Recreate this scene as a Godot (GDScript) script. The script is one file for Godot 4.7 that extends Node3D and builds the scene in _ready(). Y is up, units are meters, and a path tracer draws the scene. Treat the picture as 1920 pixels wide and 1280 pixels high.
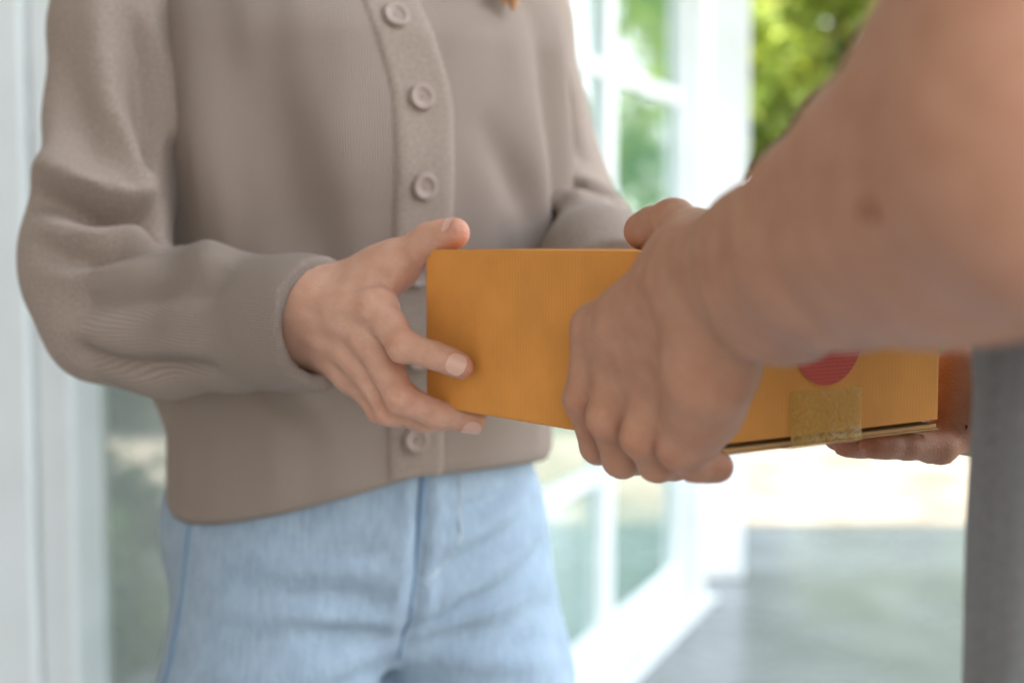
extends Node3D
# A parcel is handed over on a shaded porch: a customer in a knitted cardigan and light jeans, a courier in a grey shirt.

const CAM_H := 1.08
var used := {}
var rng := RandomNumberGenerator.new()
var M := {}

# ---------------------------------------------------------------- distance field meshing
class Field:
	var o: Vector3
	var c: float
	var nx: int
	var ny: int
	var nz: int
	var f := PackedFloat32Array()
	func _init(lo: Vector3, hi: Vector3, cell: float) -> void:
		o = lo
		c = cell
		nx = int(ceil((hi.x - lo.x) / cell)) + 1
		ny = int(ceil((hi.y - lo.y) / cell)) + 1
		nz = int(ceil((hi.z - lo.z) / cell)) + 1
		f.resize(nx * ny * nz)
		f.fill(1000.0)
	func span(lo: Vector3, hi: Vector3) -> PackedInt32Array:
		var a := (lo - o) / c
		var b := (hi - o) / c
		return PackedInt32Array([maxi(0, int(floor(a.x))), mini(nx - 1, int(ceil(b.x))), maxi(0, int(floor(a.y))), mini(ny - 1, int(ceil(b.y))), maxi(0, int(floor(a.z))), mini(nz - 1, int(ceil(b.z)))])
	# tapered capsule, joined smoothly (take = false) or taken away smoothly (take = true)
	func cap(a: Vector3, b: Vector3, ra: float, rb: float, k: float, take := false) -> void:
		var m := maxf(ra, rb) + k + 3.0 * c
		var e := Vector3(m, m, m)
		var s := span(a.min(b) - e, a.max(b) + e)
		var ab := b - a
		var il := 1.0 / maxf(ab.length_squared(), 1e-9)
		var dr := rb - ra
		var ik := 0.25 / k
		for iz in range(s[4], s[5] + 1):
			for iy in range(s[2], s[3] + 1):
				var i := nx * (iy + ny * iz) + s[0]
				var p := Vector3(o.x + c * s[0], o.y + c * iy, o.z + c * iz) - a
				for ix in range(s[0], s[1] + 1):
					var t := clampf(p.dot(ab) * il, 0.0, 1.0)
					var d := (p - ab * t).length() - ra - dr * t
					if take:
						var g := -f[i]
						var h := maxf(k - absf(g - d), 0.0)
						f[i] = h * h * ik - minf(g, d)
					else:
						var g := f[i]
						var h := maxf(k - absf(g - d), 0.0)
						f[i] = minf(g, d) - h * h * ik
					p.x += c
					i += 1
	func chain(pts: Array, rs: Array, k: float, take := false) -> void:
		for n in pts.size() - 1:
			cap(pts[n], pts[n + 1], rs[n], rs[n + 1], k, take)
	# ellipsoid with its own axes
	func ell(at: Vector3, ax: Basis, r: Vector3, k: float, take := false) -> void:
		var big := maxf(r.x, maxf(r.y, r.z)) + k + 3.0 * c
		var e := Vector3(big, big, big)
		var s := span(at - e, at + e)
		var inv := ax.transposed()
		var ir := Vector3(1.0 / r.x, 1.0 / r.y, 1.0 / r.z)
		var ik := 0.25 / k
		for iz in range(s[4], s[5] + 1):
			for iy in range(s[2], s[3] + 1):
				var i := nx * (iy + ny * iz) + s[0]
				var p := Vector3(o.x + c * s[0], o.y + c * iy, o.z + c * iz) - at
				for ix in range(s[0], s[1] + 1):
					var q := (inv * p) * ir
					var k0 := q.length()
					var k1 := (q * ir).length()
					var d := k0 * (k0 - 1.0) / maxf(k1, 1e-6)
					if take:
						var g := -f[i]
						var h := maxf(k - absf(g - d), 0.0)
						f[i] = h * h * ik - minf(g, d)
					else:
						var g := f[i]
						var h := maxf(k - absf(g - d), 0.0)
						f[i] = minf(g, d) - h * h * ik
					p.x += c
					i += 1
	# keep only what lies behind the plane
	func cut(at: Vector3, n: Vector3) -> void:
		for iz in nz:
			for iy in ny:
				var i := nx * (iy + ny * iz)
				var d := (Vector3(o.x, o.y + c * iy, o.z + c * iz) - at).dot(n)
				for ix in nx:
					f[i] = maxf(f[i], d)
					d += n.x * c
					i += 1
	func val(p: Vector3) -> float:
		var q := (p - o) / c
		var x := clampi(int(q.x), 0, nx - 2)
		var y := clampi(int(q.y), 0, ny - 2)
		var z := clampi(int(q.z), 0, nz - 2)
		var u := clampf(q.x - x, 0.0, 1.0)
		var v := clampf(q.y - y, 0.0, 1.0)
		var w := clampf(q.z - z, 0.0, 1.0)
		var i := x + nx * (y + ny * z)
		var l := nx * ny
		var a := lerpf(lerpf(f[i], f[i + 1], u), lerpf(f[i + nx], f[i + nx + 1], u), v)
		i += l
		var b := lerpf(lerpf(f[i], f[i + 1], u), lerpf(f[i + nx], f[i + nx + 1], u), v)
		return lerpf(a, b, w)
	# first surface point on a ray
	func hit(from: Vector3, dir: Vector3) -> Vector3:
		var p := from
		for n in 400:
			var d := val(p)
			if d < c * 0.05:
				return p
			p += dir * clampf(d * 0.6, c * 0.15, c * 3.0)
		return from
	# surface nets: [vertices, normals, indices]
	func net() -> Array:
		var vid := {}
		var vs := PackedVector3Array()
		var cnt := PackedFloat32Array()
		var quads := PackedInt32Array()
		var l := nx * ny
		var rej := 3.0 * c
		for iz in range(1, nz - 1):
			for iy in range(1, ny - 1):
				var i := nx * (iy + ny * iz) + 1
				for ix in range(1, nx - 1):
					var a := f[i]
					if a < rej and a > -rej:
						for ax in 3:
							var st := 1 if ax == 0 else (nx if ax == 1 else l)
							var b := f[i + st]
							if (a < 0.0) != (b < 0.0):
								var p := Vector3(ix, iy, iz)
								p[ax] += a / (a - b)
								var s1 := nx if ax == 0 else (l if ax == 1 else 1)
								var s2 := l if ax == 0 else (1 if ax == 1 else nx)
								for cell in [i, i - s1, i - s1 - s2, i - s2]:
									var n: int
									if vid.has(cell):
										n = vid[cell]
										vs[n] += p
										cnt[n] += 1.0
									else:
										n = vs.size()
										vid[cell] = n
										vs.append(p)
										cnt.append(1.0)
									quads.append(n)
								quads.append(1 if a < 0.0 else 0)
					i += 1
		var ns := PackedVector3Array()
		ns.resize(vs.size())
		for n in vs.size():
			var p := o + vs[n] * (c / cnt[n])
			vs[n] = p
			var e := c * 0.9
			var g := Vector3(val(p + Vector3(e, 0, 0)) - val(p - Vector3(e, 0, 0)), val(p + Vector3(0, e, 0)) - val(p - Vector3(0, e, 0)), val(p + Vector3(0, 0, e)) - val(p - Vector3(0, 0, e)))
			ns[n] = g.normalized() if g.length_squared() > 1e-16 else Vector3.UP
		var ids := PackedInt32Array()
		for q in range(0, quads.size(), 5):
			var a := quads[q]
			var b := quads[q + 1]
			var d := quads[q + 2]
			var e := quads[q + 3]
			if (vs[b] - vs[a]).cross(vs[d] - vs[a]).dot(ns[a] + ns[b] + ns[d]) < 0.0:
				ids.append_array(PackedInt32Array([a, b, d, a, d, e]))
			else:
				ids.append_array(PackedInt32Array([a, d, b, a, e, d]))
		return [vs, ns, ids]

# ---------------------------------------------------------------- naming and committing
func numbered(called: String) -> String:
	used[called] = used.get(called, -1) + 1
	return called if used[called] == 0 else "%s_%03d" % [called, used[called]]

func thing(called: String, label: String, category: String, where := Vector3.ZERO, group := "") -> Node3D:
	var o := Node3D.new()
	o.name = numbered(called)
	add_child(o)
	o.position = where
	o.set_meta("label", label)
	o.set_meta("category", category)
	if group:
		o.set_meta("group", group)
	return o

func structure(called: String, mesh: Mesh, m: Material, where := Vector3.ZERO) -> MeshInstance3D:
	var o := MeshInstance3D.new()
	o.name = numbered(called)
	o.mesh = mesh
	o.material_override = m
	o.position = where
	o.set_meta("kind", "structure")
	add_child(o)
	return o

func part(called: String, mesh: Mesh, m: Material, parent: Node3D, where := Vector3.ZERO) -> MeshInstance3D:
	var o := MeshInstance3D.new()
	o.name = called
	o.mesh = mesh
	o.material_override = m
	o.position = where
	parent.add_child(o, true)
	return o

func mesh_of(lists: Array) -> ArrayMesh:      # several [v, n, i, (uv), (colour)] lists as one surface
	var v := PackedVector3Array()
	var n := PackedVector3Array()
	var ids := PackedInt32Array()
	var uv := PackedVector2Array()
	var col := PackedColorArray()
	for l in lists:
		var first := v.size()
		v.append_array(l[0])
		n.append_array(l[1])
		for i in l[2]:
			ids.append(i + first)
		if l.size() > 3 and l[3] != null:
			uv.resize(first)
			uv.append_array(l[3])
		if l.size() > 4 and l[4] != null:
			if col.size() < first:
				var was := col.size()
				col.resize(first)
				for k in range(was, first):
					col[k] = Color.WHITE
			col.append_array(l[4])
	var a := []
	a.resize(Mesh.ARRAY_MAX)
	a[Mesh.ARRAY_VERTEX] = v
	a[Mesh.ARRAY_NORMAL] = n
	a[Mesh.ARRAY_INDEX] = ids
	if uv.size():
		uv.resize(v.size())
		a[Mesh.ARRAY_TEX_UV] = uv
	if col.size():
		var was := col.size()
		col.resize(v.size())
		for k in range(was, v.size()):
			col[k] = Color.WHITE
		a[Mesh.ARRAY_COLOR] = col
	var m := ArrayMesh.new()
	m.add_surface_from_arrays(Mesh.PRIMITIVE_TRIANGLES, a)
	return m

# a grid of points as a smooth sheet; front is where normals point (out = +1 or -1 picks the side)
func sheet(rows: Array, uvs: Array, closed: bool, away_from := Vector3.INF) -> Array:
	var v := PackedVector3Array()
	var n := PackedVector3Array()
	var uv := PackedVector2Array()
	var ids := PackedInt32Array()
	var h := rows.size()
	var w: int = rows[0].size()
	for j in h:
		for i in w:
			v.append(rows[j][i])
			uv.append(uvs[j][i] if uvs.size() else Vector2(i, j))
			var l: Vector3 = rows[j][(i - 1 + w) % w if closed else maxi(i - 1, 0)]
			var r: Vector3 = rows[j][(i + 1) % w if closed else mini(i + 1, w - 1)]
			if closed and i == 0:
				l = rows[j][w - 2]
			if closed and i == w - 1:
				r = rows[j][1]
			var u: Vector3 = rows[mini(j + 1, h - 1)][i] - rows[maxi(j - 1, 0)][i]
			var nn := (r - l).cross(u)
			n.append(nn.normalized() if nn.length_squared() > 1e-18 else Vector3.UP)
	var flip := false
	if away_from != Vector3.INF:
		var s := 0.0
		for k in v.size():
			s += n[k].dot(v[k] - away_from)
		if s < 0.0:
			for k in n.size():
				n[k] = -n[k]
	for j in h - 1:
		for i in w - 1:
			var a := j * w + i
			for t in [[a, a + 1, a + w + 1], [a, a + w + 1, a + w]]:
				if (v[t[1]] - v[t[0]]).cross(v[t[2]] - v[t[0]]).dot(n[t[0]] + n[t[1]] + n[t[2]]) < 0.0:
					ids.append_array(PackedInt32Array([t[0], t[1], t[2]]))
				else:
					ids.append_array(PackedInt32Array([t[0], t[2], t[1]]))
	return [v, n, ids, uv]

# box with chamfered edges, centred, along the given axes
func bevel_box(size: Vector3, r: float, ax := Basis.IDENTITY, at := Vector3.ZERO) -> Array:
	var v := PackedVector3Array()
	var n := PackedVector3Array()
	var ids := PackedInt32Array()
	var uv := PackedVector2Array()
	var hs := size * 0.5
	r = minf(r, minf(hs.x, minf(hs.y, hs.z)) * 0.95)
	var tri := func(p: Array, nn: Vector3):
		var b := v.size()
		for q in p:
			v.append(ax * (q as Vector3) + at)
			n.append(ax * nn)
			var au: Vector3 = nn.abs()
			uv.append(Vector2(q.z, q.y) if au.x > 0.7 else (Vector2(q.x, q.z) if au.y > 0.7 else Vector2(q.x, q.y)))
		for k in range(1, p.size() - 1):
			if (v[b + k] - v[b]).cross(v[b + k + 1] - v[b]).dot(n[b]) < 0.0:
				ids.append_array(PackedInt32Array([b, b + k, b + k + 1]))
			else:
				ids.append_array(PackedInt32Array([b, b + k + 1, b + k]))
	for x in 3:
		var y := (x + 1) % 3
		var z := (x + 2) % 3
		for s in [-1.0, 1.0]:
			var q := []
			for e in [[-1, -1], [1, -1], [1, 1], [-1, 1]]:
				var p := Vector3.ZERO
				p[x] = s * hs[x]
				p[y] = e[0] * (hs[y] - r)
				p[z] = e[1] * (hs[z] - r)
				q.append(p)
			var nn := Vector3.ZERO
			nn[x] = s
			tri.call(q, nn)
			for t in [-1.0, 1.0]:
				var e1 := []
				for zz in [-1.0, 1.0]:
					var p := Vector3.ZERO
					p[x] = s * hs[x]
					p[y] = t * (hs[y] - r)
					p[z] = zz * (hs[z] - r)
					var p2 := Vector3.ZERO
					p2[x] = s * (hs[x] - r)
					p2[y] = t * hs[y]
					p2[z] = zz * (hs[z] - r)
					if zz < 0:
						e1 = [p, p2]
					else:
						e1 += [p2, p]
				var m := Vector3.ZERO
				m[x] = s
				m[y] = t
				tri.call(e1, m.normalized())
	for sx in [-1.0, 1.0]:
		for sy in [-1.0, 1.0]:
			for sz in [-1.0, 1.0]:
				tri.call([Vector3(sx * hs.x, sy * (hs.y - r), sz * (hs.z - r)), Vector3(sx * (hs.x - r), sy * hs.y, sz * (hs.z - r)), Vector3(sx * (hs.x - r), sy * (hs.y - r), sz * hs.z)], Vector3(sx, sy, sz).normalized())
	return [v, n, ids, uv]

func tube(pts: Array, rs: Array, sides := 8) -> Array:
	var rows := []
	var uvs := []
	var up := Vector3(0.13, 0.31, 0.94).normalized()
	var len := 0.0
	for k in pts.size():
		var d: Vector3 = (pts[mini(k + 1, pts.size() - 1)] - pts[maxi(k - 1, 0)]).normalized()
		var a := d.cross(up).normalized()
		var b := d.cross(a)
		if k:
			len += (pts[k] - pts[k - 1]).length()
		var row := []
		var ur := []
		for s in sides + 1:
			var t := TAU * s / sides
			row.append(pts[k] + (a * cos(t) + b * sin(t)) * rs[k])
			ur.append(Vector2(float(s) / sides, len))
		rows.append(row)
		uvs.append(ur)
	var l := sheet(rows, uvs, true)
	# normals outwards
	var w := sides + 1
	for k in pts.size():
		for s in w:
			if l[1][k * w + s].dot(l[0][k * w + s] - pts[k]) < 0.0:
				l[1][k * w + s] = -l[1][k * w + s]
	var ids := PackedInt32Array()
	for q in range(0, l[2].size(), 3):
		var a: int = l[2][q]
		var b: int = l[2][q + 1]
		var d: int = l[2][q + 2]
		if (l[0][b] - l[0][a]).cross(l[0][d] - l[0][a]).dot(l[1][a] + l[1][b] + l[1][d]) < 0.0:
			ids.append_array(PackedInt32Array([a, b, d]))
		else:
			ids.append_array(PackedInt32Array([a, d, b]))
	l[2] = ids
	return l

func spline(pts: Array, n: int) -> Array:
	var out := []
	for k in n:
		var t := float(k) / (n - 1) * (pts.size() - 1)
		var i := mini(int(t), pts.size() - 2)
		var u := t - i
		var p0 = pts[maxi(i - 1, 0)]
		var p3 = pts[mini(i + 2, pts.size() - 1)]
		var p1 = pts[i]
		var p2 = pts[i + 1]
		out.append(0.5 * (2.0 * p1 + (p2 - p0) * u + (2.0 * p0 - 5.0 * p1 + 4.0 * p2 - p3) * u * u + (3.0 * p1 - p0 - 3.0 * p2 + p3) * u * u * u))
	return out

# ---------------------------------------------------------------- materials
func lin(r: float, g: float, b: float, a := 1.0) -> Color:
	var c := Color(r, g, b).linear_to_srgb()
	c.a = a
	return c

func mat(c: Color, rough: float, spec := 0.5) -> StandardMaterial3D:
	var m := StandardMaterial3D.new()
	m.albedo_color = c
	m.roughness = rough
	m.metallic_specular = spec
	return m

func noise_tex(freq: float, lo: Color, hi: Color, size := 512, octaves := 4, sd := 1, as_normal := false, bump := 4.0) -> NoiseTexture2D:
	var n := FastNoiseLite.new()
	n.seed = sd
	n.frequency = freq
	n.fractal_octaves = octaves
	var t := NoiseTexture2D.new()
	t.width = size
	t.height = size
	t.seamless = true
	t.noise = n
	t.as_normal_map = as_normal
	t.bump_strength = bump
	if not as_normal:
		var g := Gradient.new()
		g.colors = PackedColorArray([lo, hi])
		g.offsets = PackedFloat32Array([0.25, 0.75])
		t.color_ramp = g
	return t

func image_tex(w: int, h: int, fn: Callable) -> ImageTexture:
	var im := Image.create(w, h, false, Image.FORMAT_RGB8)
	for y in h:
		for x in w:
			im.set_pixel(x, y, fn.call(x, y))
	return ImageTexture.create_from_image(im)

func triplanar(m: StandardMaterial3D, s: float) -> void:
	m.uv1_triplanar = true
	m.uv1_world_triplanar = true
	m.uv1_scale = Vector3(s, s, s)

func make_materials() -> void:
	var fn := FastNoiseLite.new()
	fn.seed = 5
	fn.frequency = 0.02
	var cell := FastNoiseLite.new()
	cell.noise_type = FastNoiseLite.TYPE_CELLULAR
	cell.cellular_return_type = FastNoiseLite.RETURN_DISTANCE2_SUB
	cell.frequency = 0.11
	cell.seed = 8
	var pores := NoiseTexture2D.new()
	pores.width = 512
	pores.height = 512
	pores.seamless = true
	pores.noise = cell
	for who in [["skin_customer", lin(0.58, 0.325, 0.228)], ["skin_courier", lin(0.48, 0.242, 0.152)]]:
		var s := mat(Color.WHITE, 0.55, 0.38)
		s.albedo_color = who[1]
		s.vertex_color_use_as_albedo = true
		s.subsurf_scatter_enabled = true
		s.subsurf_scatter_strength = 0.14
		s.albedo_texture = noise_tex(0.012, Color(0.93, 0.90, 0.88), Color(1, 1, 1), 512, 5, 3)
		s.heightmap_enabled = true
		s.heightmap_texture = pores
		s.heightmap_scale = 0.045
		triplanar(s, 9.0)
		M[who[0]] = s
	M.nail = mat(lin(0.64, 0.36, 0.275), 0.32, 0.5)
	M.nail.subsurf_scatter_enabled = true
	M.nail.subsurf_scatter_strength = 0.15
	# knit: fine ribs along v, slightly mottled yarn
	var rib := image_tex(256, 256, func(x, y):
		var a := absf(sin(PI * x / 16.0))
		var st := 0.12 * sin(TAU * y / 16.0 + (PI if int(x / 16) % 2 else 0.0))
		var q := clampf(0.25 + 0.65 * a + st, 0, 1)
		return Color(q, q, q))
	var yarn := image_tex(256, 256, func(x, y):
		var q := 0.80 + 0.13 * sin(PI * x / 16.0) * sin(PI * x / 16.0) + 0.13 * fn.get_noise_2d(x * 9.0, y * 4.0)
		return Color(q, q * 0.995, q * 0.985))
	var k := mat(lin(0.375, 0.285, 0.233), 0.92, 0.25)
	k.albedo_texture = yarn
	k.rim_enabled = true
	k.rim = 0.5
	k.rim_tint = 0.6
	k.heightmap_enabled = true
	k.heightmap_texture = rib
	k.heightmap_scale = 0.08
	k.uv1_scale = Vector3(40, 40, 1)
	M.knit = k
	var kp: StandardMaterial3D = k.duplicate()
	kp.albedo_texture = noise_tex(0.09, Color(0.78, 0.775, 0.765), Color(0.94, 0.935, 0.925), 512, 4, 19)
	kp.heightmap_texture = noise_tex(0.12, Color.BLACK, Color.WHITE, 512, 3, 20)
	kp.heightmap_scale = 0.03
	triplanar(kp, 8.0)
	M.knit_plain = kp
	var kr: StandardMaterial3D = k.duplicate()
	kr.heightmap_scale = 0.12
	kr.uv1_scale = Vector3(34, 34, 1)
	M.knit_rib = kr
	# denim: washed, with a diagonal twill and soft wear
	var fd := FastNoiseLite.new()
	fd.seed = 12
	fd.frequency = 0.01
	fd.fractal_octaves = 4
	var den := image_tex(512, 512, func(x, y):
		var q := 0.90 + 0.07 * sin(TAU * (x + y) / 8.0) + 0.10 * fd.get_noise_2d(x * 8.0, y * 1.5) + 0.08 * fd.get_noise_2d(x * 0.9 + 900, y * 0.9)
		return Color(clampf(q * 0.98, 0, 1), clampf(q, 0, 1), clampf(q * 1.02, 0, 1)))
	var dn := mat(lin(0.345, 0.405, 0.465), 0.88, 0.3)
	dn.albedo_texture = den
	dn.rim_enabled = true
	dn.rim = 0.2
	triplanar(dn, 6.0)
	M.denim = dn
	M.denim_dark = mat(lin(0.15, 0.22, 0.31), 0.9, 0.3)
	M.thread = mat(lin(0.44, 0.48, 0.50), 0.9, 0.3)
	M.button = mat(lin(0.30, 0.22, 0.18), 0.68, 0.4)
	M.mole = mat(lin(0.27, 0.115, 0.065), 0.6, 0.4)
	M.button_thread = mat(lin(0.33, 0.25, 0.205), 0.9, 0.3)
	# cardboard: orange kraft over upright flutes
	var fk := FastNoiseLite.new()
	fk.seed = 21
	fk.frequency = 0.05
	fk.fractal_octaves = 4
	var kraft := image_tex(1024, 512, func(x, y):
		var q := 0.93 + 0.014 * sin(TAU * x / 12.8) + 0.05 * fk.get_noise_2d(x * 0.08, y * 0.14) + 0.02 * fk.get_noise_2d(x * 11.0, y * 19.0)
		return Color(clampf(q, 0, 1), clampf(q * 0.985, 0, 1), clampf(q * 0.95, 0, 1)))
	var flute := image_tex(1024, 64, func(x, _y):
		var q := 0.5 + 0.4 * sin(TAU * x / 12.8)
		return Color(clampf(q, 0, 1), clampf(q, 0, 1), clampf(q, 0, 1)))
	var cb := mat(lin(0.75, 0.315, 0.072), 0.78, 0.32)
	cb.albedo_texture = kraft
	cb.heightmap_enabled = true
	cb.heightmap_texture = flute
	cb.heightmap_scale = 0.003
	cb.uv1_scale = Vector3(5.2, 6.0, 1)
	M.card = cb
	M.card_core = mat(lin(0.56, 0.32, 0.14), 0.9, 0.2)
	M.card_edge = M.card_core
	var rp := image_tex(128, 128, func(x, y):
		var q := 0.90 + 0.08 * sin(TAU * y / 4.6) + 0.08 * fk.get_noise_2d(x * 4.0, y * 4.0)
		return Color(clampf(q, 0, 1), clampf(q * 0.92, 0, 1), clampf(q * 0.9, 0, 1)))
	M.red_print = mat(lin(0.62, 0.12, 0.09), 0.75, 0.3)
	M.red_print.albedo_texture = rp
	var tp := mat(lin(0.66, 0.36, 0.045, 0.5), 0.32, 0.5)
	tp.transparency = BaseMaterial3D.TRANSPARENCY_ALPHA
	tp.albedo_texture = noise_tex(0.14, Color(0.88, 0.86, 0.8), Color(1, 1, 1), 256, 4, 31)
	tp.heightmap_enabled = true
	tp.heightmap_texture = noise_tex(0.03, Color.BLACK, Color.WHITE, 256, 4, 33)
	tp.heightmap_scale = 0.012
	tp.uv1_scale = Vector3(10, 10, 1)
	M.tape = tp
	var sh := mat(lin(0.26, 0.255, 0.255), 0.9, 0.3)
	sh.albedo_texture = noise_tex(0.08, Color(0.85, 0.85, 0.85), Color(1, 1, 1), 256, 4, 41)
	sh.rim_enabled = true
	sh.rim = 0.3
	triplanar(sh, 12.0)
	M.shirt = sh
	M.trousers = mat(lin(0.03, 0.032, 0.04), 0.9, 0.3)
	M.hair_black = mat(lin(0.02, 0.016, 0.013), 0.5, 0.5)
	M.hair_brown = mat(lin(0.50, 0.26, 0.12), 0.5, 0.5)
	M.shoe = mat(lin(0.6, 0.6, 0.58), 0.6)
	M.shoe_dark = mat(lin(0.03, 0.03, 0.03), 0.6)
	M.eye = mat(lin(0.75, 0.74, 0.72), 0.2)
	M.iris = mat(lin(0.03, 0.018, 0.012), 0.15)
	M.lip = mat(lin(0.42, 0.14, 0.11), 0.45)
	# the place
	var wp := mat(lin(0.70, 0.705, 0.69), 0.42, 0.5)
	wp.albedo_texture = noise_tex(0.01, Color(0.95, 0.95, 0.945), Color(1, 1, 1), 256, 4, 51)
	triplanar(wp, 1.0)
	M.white = wp
	var wl := mat(lin(0.72, 0.74, 0.75), 0.75, 0.4)
	wl.albedo_texture = noise_tex(0.01, Color(0.93, 0.93, 0.93), Color(1, 1, 1), 256, 5, 52)
	triplanar(wl, 0.8)
	M.plaster = wl
	var cy := mat(lin(0.46, 0.41, 0.36), 0.85, 0.3)
	cy.albedo_texture = wl.albedo_texture
	triplanar(cy, 0.8)
	M.clay = cy
	var gl := mat(lin(0.07, 0.24, 0.18, 0.30), 0.03, 0.5)
	gl.transparency = BaseMaterial3D.TRANSPARENCY_ALPHA
	M.glass = gl
	var gg := mat(lin(0.40, 0.43, 0.39, 0.42), 0.04, 0.5)
	gg.transparency = BaseMaterial3D.TRANSPARENCY_ALPHA
	M.glass_grey = gg
	var fl := mat(lin(0.24, 0.245, 0.25), 0.28, 0.5)
	fl.albedo_texture = noise_tex(0.006, Color(0.9, 0.9, 0.9), Color(1, 1, 1), 512, 5, 61)
	fl.roughness_texture = noise_tex(0.01, Color(0.8, 0.8, 0.8), Color(1, 1, 1), 256, 4, 62)
	triplanar(fl, 0.5)
	M.floor = fl
	M.grout = mat(lin(0.22, 0.22, 0.22), 0.9)
	var co := mat(lin(0.20, 0.18, 0.15), 0.9, 0.3)
	co.albedo_texture = noise_tex(0.01, Color(0.8, 0.78, 0.75), Color(1, 1, 1), 512, 5, 63)
	triplanar(co, 0.4)
	M.concrete = co
	var so := mat(lin(0.10, 0.10, 0.045), 0.95, 0.2)
	so.albedo_texture = noise_tex(0.02, Color(0.5, 0.6, 0.4), Color(1, 1, 1), 512, 5, 64)
	triplanar(so, 0.5)
	M.soil = so
	M.bark = mat(lin(0.12, 0.09, 0.065), 0.95, 0.2)
	for l in [["leaf_bright", 0.42, 0.48, 0.12], ["leaf_green", 0.12, 0.20, 0.06], ["leaf_dark", 0.035, 0.075, 0.022]]:
		var m := mat(lin(l[1], l[2], l[3]), 0.5, 0.45)
		m.vertex_color_use_as_albedo = true
		m.cull_mode = BaseMaterial3D.CULL_DISABLED
		m.backlight_enabled = true
		m.backlight = Color(0.95, 1.0, 0.45)
		M[l[0]] = m

# ---------------------------------------------------------------- scene
func _ready() -> void:
	rng.seed = 7
	var cam := Camera3D.new()
	cam.name = "camera"
	cam.position = Vector3(0, CAM_H, 0)
	cam.rotation = Vector3(-0.0701, 0, 0)
	cam.fov = 26.98
	cam.near = 0.05
	cam.far = 300.0
	var at := CameraAttributesPhysical.new()
	at.frustum_focal_length = 50.0
	at.frustum_focus_distance = 0.735
	at.exposure_aperture = 4.4
	at.frustum_near = 0.05
	at.frustum_far = 300.0
	cam.attributes = at
	add_child(cam)
	cam.current = true

	var env := Environment.new()
	env.background_mode = Environment.BG_SKY
	var sky := Sky.new()
	var sm := ProceduralSkyMaterial.new()
	sm.sky_top_color = Color(0.80, 0.86, 0.93)
	sm.sky_horizon_color = Color(0.95, 0.96, 0.97)
	sm.sky_curve = 0.2
	sm.ground_horizon_color = Color(0.6, 0.6, 0.56)
	sm.ground_bottom_color = Color(0.4, 0.4, 0.36)
	sm.sky_energy_multiplier = 1.2
	sky.sky_material = sm
	env.sky = sky
	env.tonemap_mode = Environment.TONE_MAPPER_LINEAR
	env.tonemap_exposure = 5.3
	env.sdfgi_enabled = true
	env.ssao_enabled = true
	env.ssil_enabled = true
	var we := WorldEnvironment.new()
	we.name = "environment"
	we.environment = env
	add_child(we)

	var sun := DirectionalLight3D.new()
	sun.name = "sun"
	sun.light_energy = 1.2
	sun.light_color = Color(1.0, 0.96, 0.88)
	sun.light_angular_distance = 0.5
	sun.shadow_enabled = true
	add_child(sun)
	sun.look_at_from_position(Vector3(-1.5, 13.0, 4.2), Vector3.ZERO)

	make_materials()
	build_place()
	build_box()
	build_customer()
	build_courier()

# ---------------------------------------------------------------- the porch, its glazing and the garden
func slab(x0: float, x1: float, y0: float, y1: float, z0: float, z1: float, r := 0.004) -> Mesh:
	return mesh_of([bevel_box(Vector3(x1 - x0, y1 - y0, z1 - z0), r, Basis.IDENTITY, Vector3(x0 + x1, y0 + y1, z0 + z1) * 0.5)])

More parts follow.
